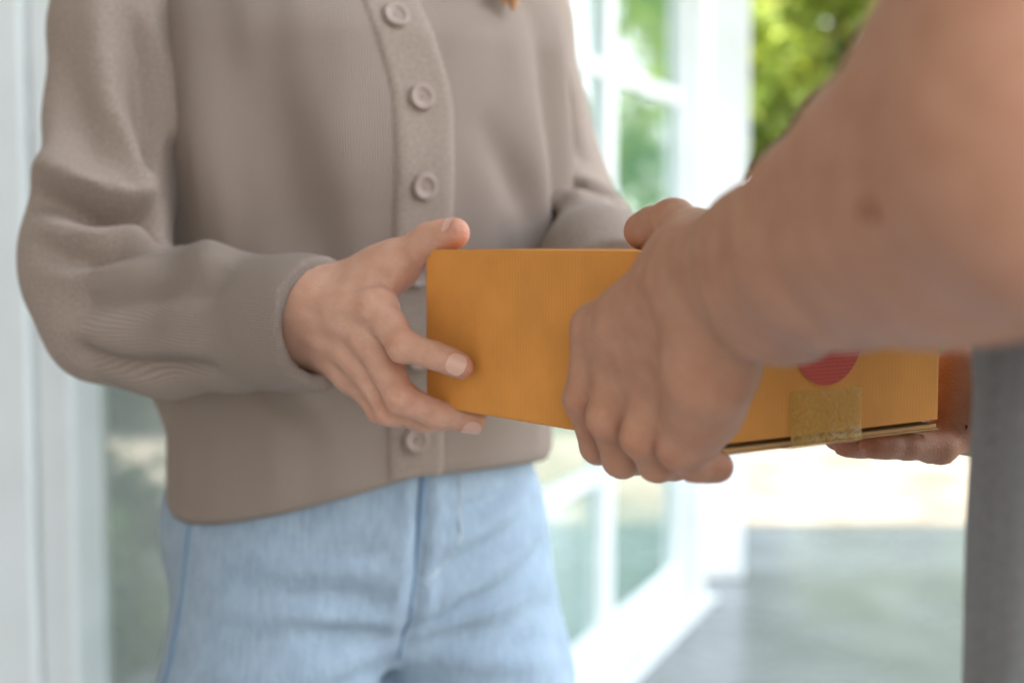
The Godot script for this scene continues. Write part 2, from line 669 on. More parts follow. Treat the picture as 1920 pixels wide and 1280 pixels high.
func build_place() -> void:
	var g := PlaneMesh.new()
	g.size = Vector2(240, 240)
	structure("ground", g, M.soil, Vector3(0, -0.16, -60))
	structure("driveway", slab(-9, 14, -0.156, -0.04, -8.3, -5.32), M.concrete)
	structure("porch_floor", slab(-0.95, 1.85, -0.15, 0.004, -5.3, 3.5), M.floor)
	structure("garden_path", slab(-3.6, -0.96, -0.156, -0.08, -5.31, -2.3), M.concrete)
	# the roof that shades the porch
	var ro := thing("porch_roof", "white flat porch roof over both people", "roof", Vector3(0, 2.75, 0))
	part("ceiling_slab", slab(-3.4, 0.78, 0, 0.18, -4.66, 2.4), M.plaster, ro)
	part("side_canopy", slab(0.7805, 8.0, 0.02, 0.16, -4.66, -1.9), M.plaster, ro)
	# house wall beside the doorway, with the door jamb
	var hw := thing("house_wall", "beige plastered house wall beside the doorway", "wall", Vector3(-0.9, 0, 0))
	part("wall_face", slab(-0.5, -0.055, -0.155, 2.749, -2.02, 1.2), M.clay, hw)
	part("return_wall", slab(-0.5, 0.75, 0.0045, 2.749, 1.2005, 1.40), M.clay, hw)
	var jb := thing("door_frame", "white painted door frame behind the customer's sleeve", "door frame", Vector3(-0.7, 0, -2.0))
	part("jamb", slab(-0.155, 0.035, 0.0045, 2.74, -0.1, 0.05, 0.006), M.white, jb)
	part("stile", slab(0.0355, 0.088, 0.0045, 2.74, -0.14, 0.035, 0.006), M.white, jb)
	part("architrave", slab(-0.24, -0.1555, 0.0045, 2.74, -0.1, 0.065, 0.008), M.white, jb)
	# greyish side light between frame and glazed wall
	var sl := thing("side_window", "grey tinted side window with a white sill rail, behind the customer's hip", "window", Vector3(-0.611, 0, -2.10))
	part("pane", slab(0.0, 0.62, 0.16, 2.68, -0.004, 0.0, 0.0005), M.glass_grey, sl)
	part("bottom_rail", slab(0.0, 0.62, 0.004, 0.16, -0.03, 0.03), M.white, sl)
	part("top_rail", slab(0.0, 0.62, 2.68, 2.74, -0.03, 0.03), M.white, sl)
	# glazed wall that recedes beside the porch
	var gw := thing("glazed_door", "white framed glazed door with greenish panes and crossing bars", "door", Vector3(0.556, 0, -4.30))
	var dir := Vector3(0.3634, 0, -0.9317)
	var bs := Basis(dir, Vector3.UP, dir.cross(Vector3.UP))
	gw.basis = bs
	var xs := [[-2.66, -2.60], [-1.82, -1.75], [-0.97, -0.90], [-0.25, -0.18]]
	for s in xs:
		part("stile", slab(s[0], s[1], 0.0045, 2.70, -0.025, 0.025, 0.004), M.white, gw)
	for k in 3:
		var a: float = xs[k][1] + 0.0005
		var b: float = xs[k + 1][0] - 0.0005
		part("bottom_rail", slab(a, b, 0.0045, 0.13, -0.023, 0.023, 0.004), M.white, gw)
		part("top_rail", slab(a, b, 2.62, 2.70, -0.023, 0.023, 0.004), M.white, gw)
		for y in [0.52, 1.0, 1.485, 1.97]:
			part("muntin", slab(a, b, y - 0.022, y + 0.022, -0.016, 0.016, 0.004), M.white, gw)
		var ys := [0.13, 0.52, 1.0, 1.485, 1.97, 2.62]
		for j in 5:
			part("pane", slab(a, b, ys[j] + 0.022, ys[j + 1] - 0.022, -0.002, 0.002, 0.0004), M.glass, gw)
	part("frame_post", slab(-0.175, -0.04, 0.0045, 2.74, -0.05, 0.05, 0.006), M.white, gw)
	part("threshold", slab(-2.66, -0.04, 0.0045, 0.018, 0.027, 0.09, 0.004), M.white, gw)
	var po := thing("porch_post", "square white porch post beside the sunlit driveway", "post", Vector3(0.665, 0, -4.56))
	part("shaft", slab(-0.105, 0.075, 0.0045, 2.74, -0.09, 0.09, 0.008), M.white, po)
	# garden
	var leaf := leaf_mesh(0.075)
	var spots := [
		["garden_tree", "bright yellow-green tree nearest the porch post", Vector3(2.0, 0, -9.9), 4.4, 1.6, "leaf_bright", 5200],
		["garden_tree", "spreading green tree behind the glazed door", Vector3(0.7, 0, -10.6), 4.6, 1.7, "leaf_green", 5600],
		["garden_tree", "tall yellow-green tree standing furthest along the driveway", Vector3(4.3, 0, -11.0), 5.0, 2.0, "leaf_bright", 5200],
		["garden_tree", "leaning yellow-green tree between the porch post and the furthest tree", Vector3(3.0, 0, -9.7), 4.2, 1.5, "leaf_bright", 4200],
		["garden_tree", "pale yellow-green tree behind the leaning tree", Vector3(2.6, 0, -11.2), 4.8, 1.6, "leaf_bright", 4600],
		["garden_tree", "slender dark green tree between the spreading tree and the house", Vector3(-0.8, 0, -10.2), 4.0, 1.4, "leaf_dark", 4200],
		["garden_tree", "dark leafy tree behind the house side window", Vector3(-3.2, 0, -9.4), 4.0, 1.6, "leaf_dark", 4200],
	]
	for s in spots:
		tree(s[0], s[1], s[2], s[3], s[4], M[s[5]], s[6], leaf)
	var bushes := [
		["large rounded green bush seen through the glazed door", Vector3(0.9, -0.1, -9.0), 1.15, "leaf_green"],
		["broad dark bush between the glazed door and the customer", Vector3(-0.7, -0.1, -9.0), 1.1, "leaf_dark"],
		["large yellow-green bush under the bright tree", Vector3(2.6, -0.1, -9.0), 1.1, "leaf_bright"],
		["yellow-green bush at the far end of the driveway edge", Vector3(4.3, -0.1, -9.1), 1.1, "leaf_bright"],
		["clipped bush beside the porch, level with the glazed door", Vector3(3.5, -0.1, -3.0), 1.15, "leaf_green"],
		["clipped bush beside the porch, level with the porch post", Vector3(3.4, -0.1, -4.7), 1.15, "leaf_green"],
		["low bush with dull leaves close outside the side window", Vector3(-1.22, -0.08, -3.75), 0.36, "leaf_green"],
		["small dark bush on the path outside the side window", Vector3(-1.62, -0.08, -4.9), 0.42, "leaf_dark"],
		["wide dark bush behind the path outside the side window", Vector3(-2.4, -0.1, -8.9), 1.1, "leaf_dark"],
	]
	for b in bushes:
		bush(b[0], b[1], b[2], M[b[3]], leaf)

func leaf_mesh(s: float) -> Mesh:      # a sprig of five pointed leaves
	var lists := []
	var r := RandomNumberGenerator.new()
	r.seed = 3
	for k in 5:
		var bb := Basis.from_euler(Vector3(r.randf_range(-0.9, 0.9), TAU * k / 5.0 + r.randf_range(-0.4, 0.4), r.randf_range(-0.5, 0.5)))
		var v := PackedVector3Array()
		for p in [Vector3(0, 0, 0), Vector3(0.3, 0.06, 0.45), Vector3(0, 0, 0.55), Vector3(-0.3, 0.06, 0.45), Vector3(0, -0.1, 1.1)]:
			v.append(bb * (p * s + Vector3(0, 0, 0.25 * s)))
		var n := PackedVector3Array()
		for q in 5:
			n.append(bb * Vector3.UP)
		lists.append([v, n, PackedInt32Array([0, 1, 2, 0, 2, 3, 2, 1, 4, 2, 4, 3])])
	return mesh_of(lists)

func leaf_cloud(called: String, clumps: Array, count: int, m: Material, leaf: Mesh, parent: Node3D) -> void:
	var src: Array = (leaf as ArrayMesh).surface_get_arrays(0)
	var lv: PackedVector3Array = src[Mesh.ARRAY_VERTEX]
	var ln: PackedVector3Array = src[Mesh.ARRAY_NORMAL]
	var li: PackedInt32Array = src[Mesh.ARRAY_INDEX]
	var v := PackedVector3Array()
	var n := PackedVector3Array()
	var ids := PackedInt32Array()
	var col := PackedColorArray()
	for i in count:
		var c: Array = clumps[rng.randi() % clumps.size()]
		var d := Vector3(rng.randfn(), rng.randfn(), rng.randfn()).normalized() * pow(rng.randf(), 0.45)
		var tr := Transform3D(Basis.from_euler(Vector3(rng.randf_range(-0.8, 0.8), rng.randf() * TAU, rng.randf_range(-0.8, 0.8))).scaled(Vector3.ONE * rng.randf_range(0.7, 1.6)), c[0] + d * c[1])
		var t := rng.randf_range(0.65, 1.35)
		var tint := Color(t * rng.randf_range(0.8, 1.25), t, t * 0.9)
		var first := v.size()
		v.append_array(tr * lv)
		n.append_array(Transform3D(tr.basis.orthonormalized(), Vector3.ZERO) * ln)
		for k in li:
			ids.append(first + k)
		for k in lv.size():
			col.append(tint)
	part(called, mesh_of([[v, n, ids, null, col]]), m, parent)

func tree(called: String, label: String, where: Vector3, h: float, r: float, m: Material, count: int, leaf: Mesh) -> void:
	var t := thing(called, label, "tree", where + Vector3(0, -0.16, 0), "trees in the garden")
	var top := Vector3(rng.randf_range(-0.2, 0.2), h * 0.62, rng.randf_range(-0.2, 0.2))
	var lists := [tube(spline([Vector3.ZERO, Vector3(0.06, h * 0.2, 0.04), Vector3(-0.04, h * 0.42, 0), top], 10), [0.16, 0.13, 0.12, 0.11, 0.10, 0.095, 0.09, 0.08, 0.07, 0.05], 9)]
	var clumps := []
	for k in 13:
		var a := TAU * k / 13.0 * 3.0 + rng.randf()
		var e := rng.randf_range(0.25, 1.0)
		var p := Vector3(cos(a) * r * rng.randf_range(0.35, 0.85), h * (0.18 + 0.75 * e), sin(a) * r * rng.randf_range(0.35, 0.85))
		clumps.append([p, r * rng.randf_range(0.28, 0.46)])
		var st := Vector3(0, h * rng.randf_range(0.25, 0.5), 0)
		lists.append(tube(spline([st, st.lerp(p, 0.5) + Vector3(0, 0.12, 0), p], 6), [0.05, 0.042, 0.035, 0.028, 0.02, 0.01], 6))
	part("trunk", mesh_of(lists), M.bark, t)
	leaf_cloud("crown", clumps, count, m, leaf, t)

func bush(label: String, where: Vector3, r: float, m: Material, leaf: Mesh) -> void:
	var t := thing("garden_bush", label, "bush", where + Vector3(0, -0.06, 0), "bushes in the garden")
	var lists := []
	var clumps := []
	for k in 8:
		var a := TAU * k / 8.0 + rng.randf()
		var p := Vector3(cos(a) * r * rng.randf_range(0.1, 0.75), r * rng.randf_range(0.35, 1.0), sin(a) * r * rng.randf_range(0.1, 0.75))
		clumps.append([p, r * rng.randf_range(0.3, 0.5)])
		lists.append(tube(spline([Vector3(0.03 * cos(a), 0, 0.03 * sin(a)), p * 0.5, p], 5), [0.02, 0.017, 0.014, 0.01, 0.006], 5))
	part("stem", mesh_of(lists), M.bark, t)
	leaf_cloud("foliage", clumps, int(2200 * r * sqrt(r)), m, leaf, t)

# ---------------------------------------------------------------- the parcel
func build_box() -> void:
	var U := Vector3(0.58995, 0, 0.80744)
	var V := Vector3(0.80744, 0, -0.58995)
	var L := 0.2433
	var W := 0.152
	var H := 0.09
	var b := thing("cardboard_box", "orange-brown cardboard parcel held between the two people", "box", Vector3(0.0931, 0.9856, -0.6228) - U * L * 0.5 + V * W * 0.5)
	b.basis = Basis(U, Vector3.UP, -V)
	# the folded wall: one loop with rounded corners, very slightly bowed
	var rows := []
	var uvs := []
	var loop := []
	var rc := 0.0028
	for q in 4:
		var sx := 1.0 if q == 0 or q == 3 else -1.0
		var sz := 1.0 if q < 2 else -1.0
		for k in 5:
			var a := (q * 90.0 + k * 22.5) * PI / 180.0
			loop.append([Vector2(sx * (L * 0.5 - rc) + rc * cos(a), sz * (W * 0.5 - rc) + rc * sin(a)), q])
		# points along the face that follows
		var nx: Vector2
		var s0: Vector2 = loop[loop.size() - 1][0]
		match q:
			0: nx = Vector2(-L * 0.5 + rc, W * 0.5)
			1: nx = Vector2(-L * 0.5, -W * 0.5 + rc)
			2: nx = Vector2(L * 0.5 - rc, -W * 0.5)
			3: nx = Vector2(L * 0.5, W * 0.5 - rc)
		for k in range(1, 12):
			var t := k / 12.0
			var bow := 0.0006 * sin(PI * t)
			var out := Vector2(0, 1) if q == 0 else (Vector2(-1, 0) if q == 1 else (Vector2(0, -1) if q == 2 else Vector2(1, 0)))
			loop.append([s0.lerp(nx, t) + out * bow, q])
	loop.append(loop[0])
	var n := loop.size()
	for j in 10:
		var row := []
		var ur := []
		var len := 0.0
		for i in n:
			var p: Vector2 = loop[i][0]
			if i:
				len += (p - loop[i - 1][0]).length()
			var end: bool = absf(p.x) > L * 0.5 - 0.0035
			var y0 := 0.0052 if end else 0.0
			var t := [0.0, 0.008, 0.03, 0.2, 0.4, 0.6, 0.8, 0.97, 0.992, 1.0][j] as float
			var inset := 0.0
			if j == 0 and not end:
				inset = 0.0012
			if j == 9:
				inset = 0.0010
			var y := lerpf(y0, H, t)
			var pin := Vector2(p.x - signf(p.x) * inset * (1.0 if absf(p.x) > L * 0.5 - 0.004 else 0.0), p.y - signf(p.y) * inset * (1.0 if absf(p.y) > W * 0.5 - 0.004 else 0.0))
			row.append(Vector3(pin.x, y, pin.y))
			ur.append(Vector2(len, y))
		rows.append(row)
		uvs.append(ur)
	part("folded_wall", mesh_of([sheet(rows, uvs, true, Vector3(0, H * 0.5, 0))]), M.card, b)
	# flaps that meet in the middle, above and below
	for s in [-1.0, 1.0]:
		var top := part("top_flap", mesh_of([bevel_box(Vector3(L - 0.0022, 0.003, W * 0.5 - 0.0016), 0.0006)]), M.card, b, Vector3(0, H - 0.0019, s * (W * 0.25)))
		top.rotation.x = 0.006 * s
		var bf := part("bottom_flap", mesh_of([bevel_box(Vector3(L - 0.0016, 0.0022, W * 0.5 - 0.0022), 0.0004)]), M.card_core, b, Vector3(0, 0.0018, s * (W * 0.25 - 0.0002)))
		part("liner", mesh_of([bevel_box(Vector3(L - 0.0004, 0.0006, W * 0.5 - 0.0014), 0.0001)]), M.card_edge, bf, Vector3(0, -0.0015, 0))
		part("inner_flap", mesh_of([bevel_box(Vector3(0.07, 0.0022, W - 0.008), 0.0004)]), M.card_core, b, Vector3(s * (L * 0.5 - 0.0405), 0.0056, 0))
	# red disc printed on the short end
	var v := PackedVector3Array([Vector3(L * 0.5 + 0.0009, 0.0, 0.0)])
	var nn := PackedVector3Array([Vector3.RIGHT])
	var uv := PackedVector2Array([Vector2(0.5, 0.5)])
	var ids := PackedInt32Array()
	for k in 49:
		var a := TAU * k / 48.0
		v.append(Vector3(L * 0.5 + 0.0009, 0.025 * sin(a), 0.025 * cos(a)))
		nn.append(Vector3.RIGHT)
		uv.append(Vector2(0.5 + 0.5 * cos(a), 0.5 + 0.5 * sin(a)))
		if k:
			ids.append_array(PackedInt32Array([0, k, k + 1]))
	part("red_print", mesh_of([[v, nn, ids, uv]]), M.red_print, b, Vector3(0, 0.0524, 0.0094))
	# strip of tape, down the end and round under the flap
	rows = []
	uvs = []
	var fnz := FastNoiseLite.new()
	fnz.seed = 9
	fnz.frequency = 0.09
	for j in 40:
		var row := []
		var ur := []
		var t := j / 39.0 * 0.075
		for i in 30:
			var z := -0.0245 + 0.049 * i / 29.0
			var wob := 0.00018 * (fnz.get_noise_2d(i * 3.1, j * 4.7) + 0.6)
			var up := 0.0260 + 0.0006 * fnz.get_noise_2d(i * 9.0, 70)
			var p: Vector3
			if t < 0.027:
				p = Vector3(L * 0.5 + 0.0011 + wob + 0.0007 * smoothstep(0.020, 0.027, t), up - t * up / 0.027, z)
			else:
				p = Vector3(L * 0.5 + 0.0014 - (t - 0.027), -0.0008 - wob, z)
			row.append(p + Vector3(0, 0, 0.0097))
			ur.append(Vector2(z, t))
		rows.append(row)
		uvs.append(ur)
	part("tape", mesh_of([sheet(rows, uvs, false, Vector3(0, 0.03, 0))]), M.tape, b)

# ---------------------------------------------------------------- people: hands and heads
# J: wrist, arm (a point up the forearm), back (outward direction of the back of the hand), fingers [[mcp, pip, dip, tip] x4 from index], thumb [cmc, mcp, ip, tip]
func hand(fl: Field, J: Dictionary, s: float, thick := 1.0) -> void:
	var w: Vector3 = J.wrist
	var F: Array = J.fingers
	var across: Vector3 = (F[0][0] - F[3][0]).normalized()
	var bk: Vector3 = J.back
	fl.chain([J.arm + across * 0.009 * s, w + across * 0.012 * s], [0.0225 * s, 0.0205 * s], 0.014)
	fl.chain([J.arm - across * 0.009 * s, w - across * 0.012 * s], [0.0225 * s, 0.0205 * s], 0.014)
	var spread := [0.016, 0.006, -0.005, -0.015]
	for k in 4:
		var m: Vector3 = F[k][0]
		var b: Vector3 = w + across * spread[k] * s
		fl.cap(b, m - bk * 0.002, 0.0155 * s, 0.0118 * s, 0.012)
		# tendon to the knuckle, barely raised
		fl.cap(b.lerp(m, 0.3) + bk * 0.0105 * s, m + bk * 0.0085 * s, 0.0030 * s, 0.0040 * s, 0.007)
		fl.cap(m + bk * 0.004 * s, m + bk * 0.004 * s, 0.0098 * s, 0.0098 * s, 0.006)
	for k in 3:                     # flesh of the palm between the bones
		fl.cap(w.lerp(F[k][0], 0.5) - bk * 0.006, F[k][0].lerp(F[k + 1][0], 0.5) - bk * 0.006, 0.013 * s, 0.0095 * s, 0.012)
	var T: Array = J.thumb
	fl.cap(T[0], T[1], 0.0165 * s, 0.0128 * s, 0.014)
	fl.cap(w.lerp(T[0], 0.6), T[1], 0.014 * s, 0.011 * s, 0.014)
	fl.cap(T[1].lerp(T[0], 0.25), w.lerp(F[0][0], 0.72), 0.0085 * s, 0.0085 * s, 0.016)      # web
	fl.cap(T[1], T[2], 0.0118 * s, 0.0102 * s, 0.005)
	fl.cap(T[2], T[3], 0.0101 * s, 0.0078 * s, 0.004)
	fl.cap(T[2].lerp(T[3], 0.62), T[3], 0.0098 * s, 0.0080 * s, 0.004)
	var size := [1.0, 1.03, 0.97, 0.85]
	for k in 4:
		var q: float = size[k] * s * thick
		var f: Array = F[k]
		var bend: Vector3 = (f[1] * 2.0 - f[0] - f[2]).normalized()
		fl.cap(f[0], f[1], 0.0100 * q, 0.0087 * q, 0.006)
		fl.cap(f[0].lerp(f[1], 0.35) - bend * 0.002, f[0].lerp(f[1], 0.6) - bend * 0.002, 0.0092 * q, 0.0088 * q, 0.003)
		fl.cap(f[1], f[2], 0.0086 * q, 0.0076 * q, 0.0025)
		fl.cap(f[1] + bend * 0.0010, f[1] + bend * 0.0010, 0.0086 * q, 0.0086 * q, 0.004)
		fl.cap(f[2], f[3], 0.0076 * q, 0.0064 * q, 0.0025)
		fl.cap(f[2].lerp(f[3], 0.55) - bend * 0.0008, f[2].lerp(f[3], 0.85) - bend * 0.0006, 0.0076 * q, 0.0068 * q, 0.003)

# creases of the skin across the finger joints
func wrinkles(J: Dictionary, s: float) -> Array:
	var out := []
	var chains: Array = J.fingers + [[J.thumb[0], J.thumb[1], J.thumb[2], J.thumb[3]]]
	for f in chains:
		for j in [1, 2]:
			var d: Vector3 = (f[j + 1] - f[j - 1]).normalized()
			var bend: Vector3 = f[j] * 2.0 - f[j - 1] - f[j + 1]
			bend = (bend.normalized() * 0.6 + J.back * 0.5).normalized()
			bend = (bend - d * bend.dot(d)).normalized()
			var side := d.cross(bend)
			var offs := [-0.0042, -0.0014, 0.0016, 0.0044] if j == 1 else [-0.0016, 0.0014]
			for o in offs:
				var w := (0.0062 - absf(o) * 0.5) * s * (1.0 if j == 1 else 0.8)
				var c: Vector3 = f[j] + d * o
				out.append([[c + side * w + bend * 0.004, c + bend * 0.008 + d * 0.0005, c - side * w + bend * 0.004], 0.0013, -0.00065 if j == 1 else -0.0004, bend])
	return out

func hand_bounds(J: Dictionary) -> Array:
	var lo: Vector3 = J.arm
	var hi: Vector3 = J.arm
	for q in J.fingers + [J.thumb, [J.wrist]]:
		for p in q:
			lo = lo.min(p)
			hi = hi.max(p)
	return [lo - Vector3.ONE * 0.034, hi + Vector3.ONE * 0.034]

# the reddish skin of knuckles and finger ends, broken up by mottling
func tinted(net: Array, spots: Array, nz: FastNoiseLite) -> Array:
	var col := PackedColorArray()
	col.resize(net[0].size())
	for i in net[0].size():
		var p: Vector3 = net[0][i]
		var m := nz.get_noise_3dv(p * 900.0)
		var r := 0.0
		for s in spots:
			var d: float = p.distance_to(s[0]) / s[1]
			if d < 1.0:
				r = maxf(r, (1.0 - d * d) * s[2])
		r = clampf(r * (0.8 + 0.9 * m), 0.0, 1.0)
		col[i] = Color(1.0 + 0.05 * m, 1.0 - 0.22 * r + 0.05 * m, 1.0 - 0.26 * r + 0.05 * m)
	return [net[0], net[1], net[2], null, col]

func hand_spots(J: Dictionary) -> Array:
	var s := []
	for f in J.fingers:
		s.append([f[0], 0.016, 0.35])
		s.append([f[1], 0.014, 0.6])
		s.append([f[2], 0.009, 0.4])
		s.append([f[3], 0.014, 0.8])
	s.append([J.thumb[2], 0.014, 0.5])
	s.append([J.thumb[3], 0.016, 0.9])
	return s

# a curved plate on the back of a finger end
func nail(dip: Vector3, tip: Vector3, back: Vector3, r: float, len: float, parent: Node3D) -> void:
	var d := (tip - dip).normalized()
	var b := (back - d * back.dot(d)).normalized()
	var a := d.cross(b)
	var rows := []
	for j in 9:
		var t := j / 8.0
		var row := []
		var wd := 0.86 * sqrt(maxf(0.02, 1.0 - pow(absf(t * 1.9 - 0.95), 3.2)))
		for i in 9:
			var u := (i / 8.0 - 0.5) * 2.0 * wd
			row.append(tip - d * (len * 0.70) + d * (len * t * (1.0 - 0.10 * u * u * (1.0 if t > 0.5 else -1.0))) + (a * sin(u) + b * (cos(u) * (1.02 - 0.10 * t))) * r)
		rows.append(row)
	part("fingernail", mesh_of([sheet(rows, [], false, tip - d * 0.005 - b * r)]), M.nail, parent)

func head_list(c: Vector3, rt: Vector3, fw: Vector3, s: float) -> Array:
	var ax := Basis(rt, Vector3.UP, fw)
	var fl := Field.new(c - Vector3(0.14, 0.26, 0.14), c + Vector3(0.14, 0.15, 0.14), 0.0045)
	var p := func(x: float, y: float, z: float) -> Vector3: return c + ax * (Vector3(x, y, z) * s)
	fl.ell(p.call(0, 0.025, -0.012), ax, Vector3(0.074, 0.088, 0.090) * s, 0.02)
	fl.ell(p.call(0, -0.045, 0.022), ax, Vector3(0.056, 0.068, 0.062) * s, 0.03)
	fl.ell(p.call(0, -0.098, 0.046), ax, Vector3(0.022, 0.016, 0.020) * s, 0.02)
	for e in [-1.0, 1.0]:
		fl.cap(p.call(e * 0.010, 0.012, 0.079), p.call(e * 0.045, 0.010, 0.064), 0.008 * s, 0.008 * s, 0.012)
		fl.ell(p.call(e * 0.032, -0.012, 0.083), ax, Vector3(0.015, 0.010, 0.012) * s, 0.008, true)
		fl.ell(p.call(e * 0.045, -0.040, 0.055), ax, Vector3(0.018, 0.020, 0.018) * s, 0.02)
		fl.ell(p.call(e * 0.076, -0.018, -0.012), ax, Vector3(0.007, 0.031, 0.018) * s, 0.008)
		fl.ell(p.call(e * 0.010, -0.043, 0.091), ax, Vector3(0.008, 0.007, 0.009) * s, 0.006)
	fl.cap(p.call(0, 0.004, 0.080), p.call(0, -0.036, 0.096), 0.007 * s, 0.0105 * s, 0.010)
	fl.cap(p.call(-0.018, -0.068, 0.077), p.call(0.018, -0.068, 0.077), 0.006 * s, 0.006 * s, 0.006)
	fl.cap(p.call(-0.015, -0.078, 0.077), p.call(0.015, -0.078, 0.077), 0.0065 * s, 0.0065 * s, 0.006)
	fl.cap(p.call(0, -0.05, -0.03), p.call(0, -0.22, -0.03), 0.052 * s, 0.056 * s, 0.03)
	return fl.net()

func face_parts(c: Vector3, rt: Vector3, fw: Vector3, s: float, body: Node3D) -> void:
	var ax := Basis(rt, Vector3.UP, fw)
	for e in [-1.0, 1.0]:
		var sp := SphereMesh.new()
		sp.radius = 0.0118 * s
		sp.height = 0.0236 * s
		var at := c + ax * (Vector3(e * 0.032, -0.012, 0.0705) * s)
		var eye := part("eye", sp, M.eye, body, at)
		var ip := SphereMesh.new()
		ip.radius = 0.0055 * s
		ip.height = 0.011 * s
		part("iris", ip, M.iris, eye, fw * 0.0072 * s)
	var rows := []
	for j in 5:
		var row := []
		for i in 11:
			var u := i / 10.0 * 2.0 - 1.0
			var v := (j / 4.0 - 0.5) * (1.0 - u * u * 0.85)
			row.append(c + ax * (Vector3(u * 0.022, -0.073 + v * 0.020, 0.0845 - 0.012 * u * u - 0.004 * v * v * 4.0) * s))
		rows.append(row)
	part("lips", mesh_of([sheet(rows, [], false, c)]), M.lip, body)

# ---------------------------------------------------------------- the customer
var CC := Vector3(-0.117, 0, -1.12)
var CF := Vector3(0.4384, 0, 0.8988)
var CL := Vector3(0.8988, 0, -0.4384)

func cl(x: float, y: float, z: float) -> Vector3:
	return CC + CL * x + Vector3(0, y, 0) + CF * z

func table(keys: Array, x: float) -> float:
	if x <= keys[0][0]:
		return keys[0][1]
	for k in range(1, keys.size()):
		if x < keys[k][0]:
			var t: float = (x - keys[k - 1][0]) / (keys[k][0] - keys[k - 1][0])
			t = t * t * (3.0 - 2.0 * t)
			return lerpf(keys[k - 1][1], keys[k][1], t)
	return keys[keys.size() - 1][1]

var cfolds := []
var fold_noise := FastNoiseLite.new()

func hem_y(th: float) -> float:      # the hem hangs lower at the side of the near sleeve
	return 0.911 + 0.038 * sin(clampf(th, -PI * 0.5, 0.0)) - 0.004 * smoothstep(0.3, 1.4, th) - 0.006 * smoothstep(1.8, 3.1, absf(th))

func cardigan_at(th: float, y: float, off := 0.0) -> Vector3:
	var s := y - hem_y(th)
	var A := table([[0.84, 0.160], [1.0, 0.158], [1.15, 0.165], [1.24, 0.163], [1.30, 0.150], [1.34, 0.108], [1.375, 0.062]], y)
	var B := table([[0.84, 0.122], [1.0, 0.121], [1.13, 0.136], [1.22, 0.130], [1.28, 0.110], [1.34, 0.08], [1.375, 0.058]], y)
	var band := lerpf(0.965, 1.0, smoothstep(0.056, 0.088, s)) * lerpf(0.975, 1.0, smoothstep(0.0, 0.008, s))
	var sn := sin(th)
	var cs := cos(th)
	var e := 0.90
	var p2 := Vector2(signf(sn) * pow(absf(sn), e), signf(cs) * pow(absf(cs), e))
	var d := off
	d += 0.007 * exp(-pow((s - 0.098) / 0.018, 2.0)) * (0.6 + 0.6 * fold_noise.get_noise_2d(th * 60.0, 3.0))
	var up := smoothstep(0.07, 0.13, s)
	d += up * (0.0042 * fold_noise.get_noise_2d(th * 42.0, y * 90.0) + 0.0020 * fold_noise.get_noise_2d(th * 90.0 + 50.0, y * 160.0 + 40.0))
	d += (1.0 - up) * 0.0012 * fold_noise.get_noise_2d(th * 120.0, y * 60.0)
	var q := Vector2(th * 0.14, y)
	for f in cfolds:
		var a: Vector2 = f[0]
		var b: Vector2 = f[1]
		var t := clampf((q - a).dot(b - a) / (b - a).length_squared(), 0.0, 1.0)
		var g: float = (q - a - (b - a) * t).length() / f[2]
		if g < 2.6:
			d += f[3] * exp(-g * g) * sin(PI * clampf(t * 0.8 + 0.12, 0.0, 1.0))
	return cl((A * band + d) * p2.x, y, (B * band + d) * p2.y)

func placket_th(y: float) -> float:
	return -0.022 - 0.10 * smoothstep(1.17, 1.26, y)

func neck_y(th: float) -> float:
	return 1.365 - 0.098 * exp(-pow((th + 0.12) / 0.5, 2.0))

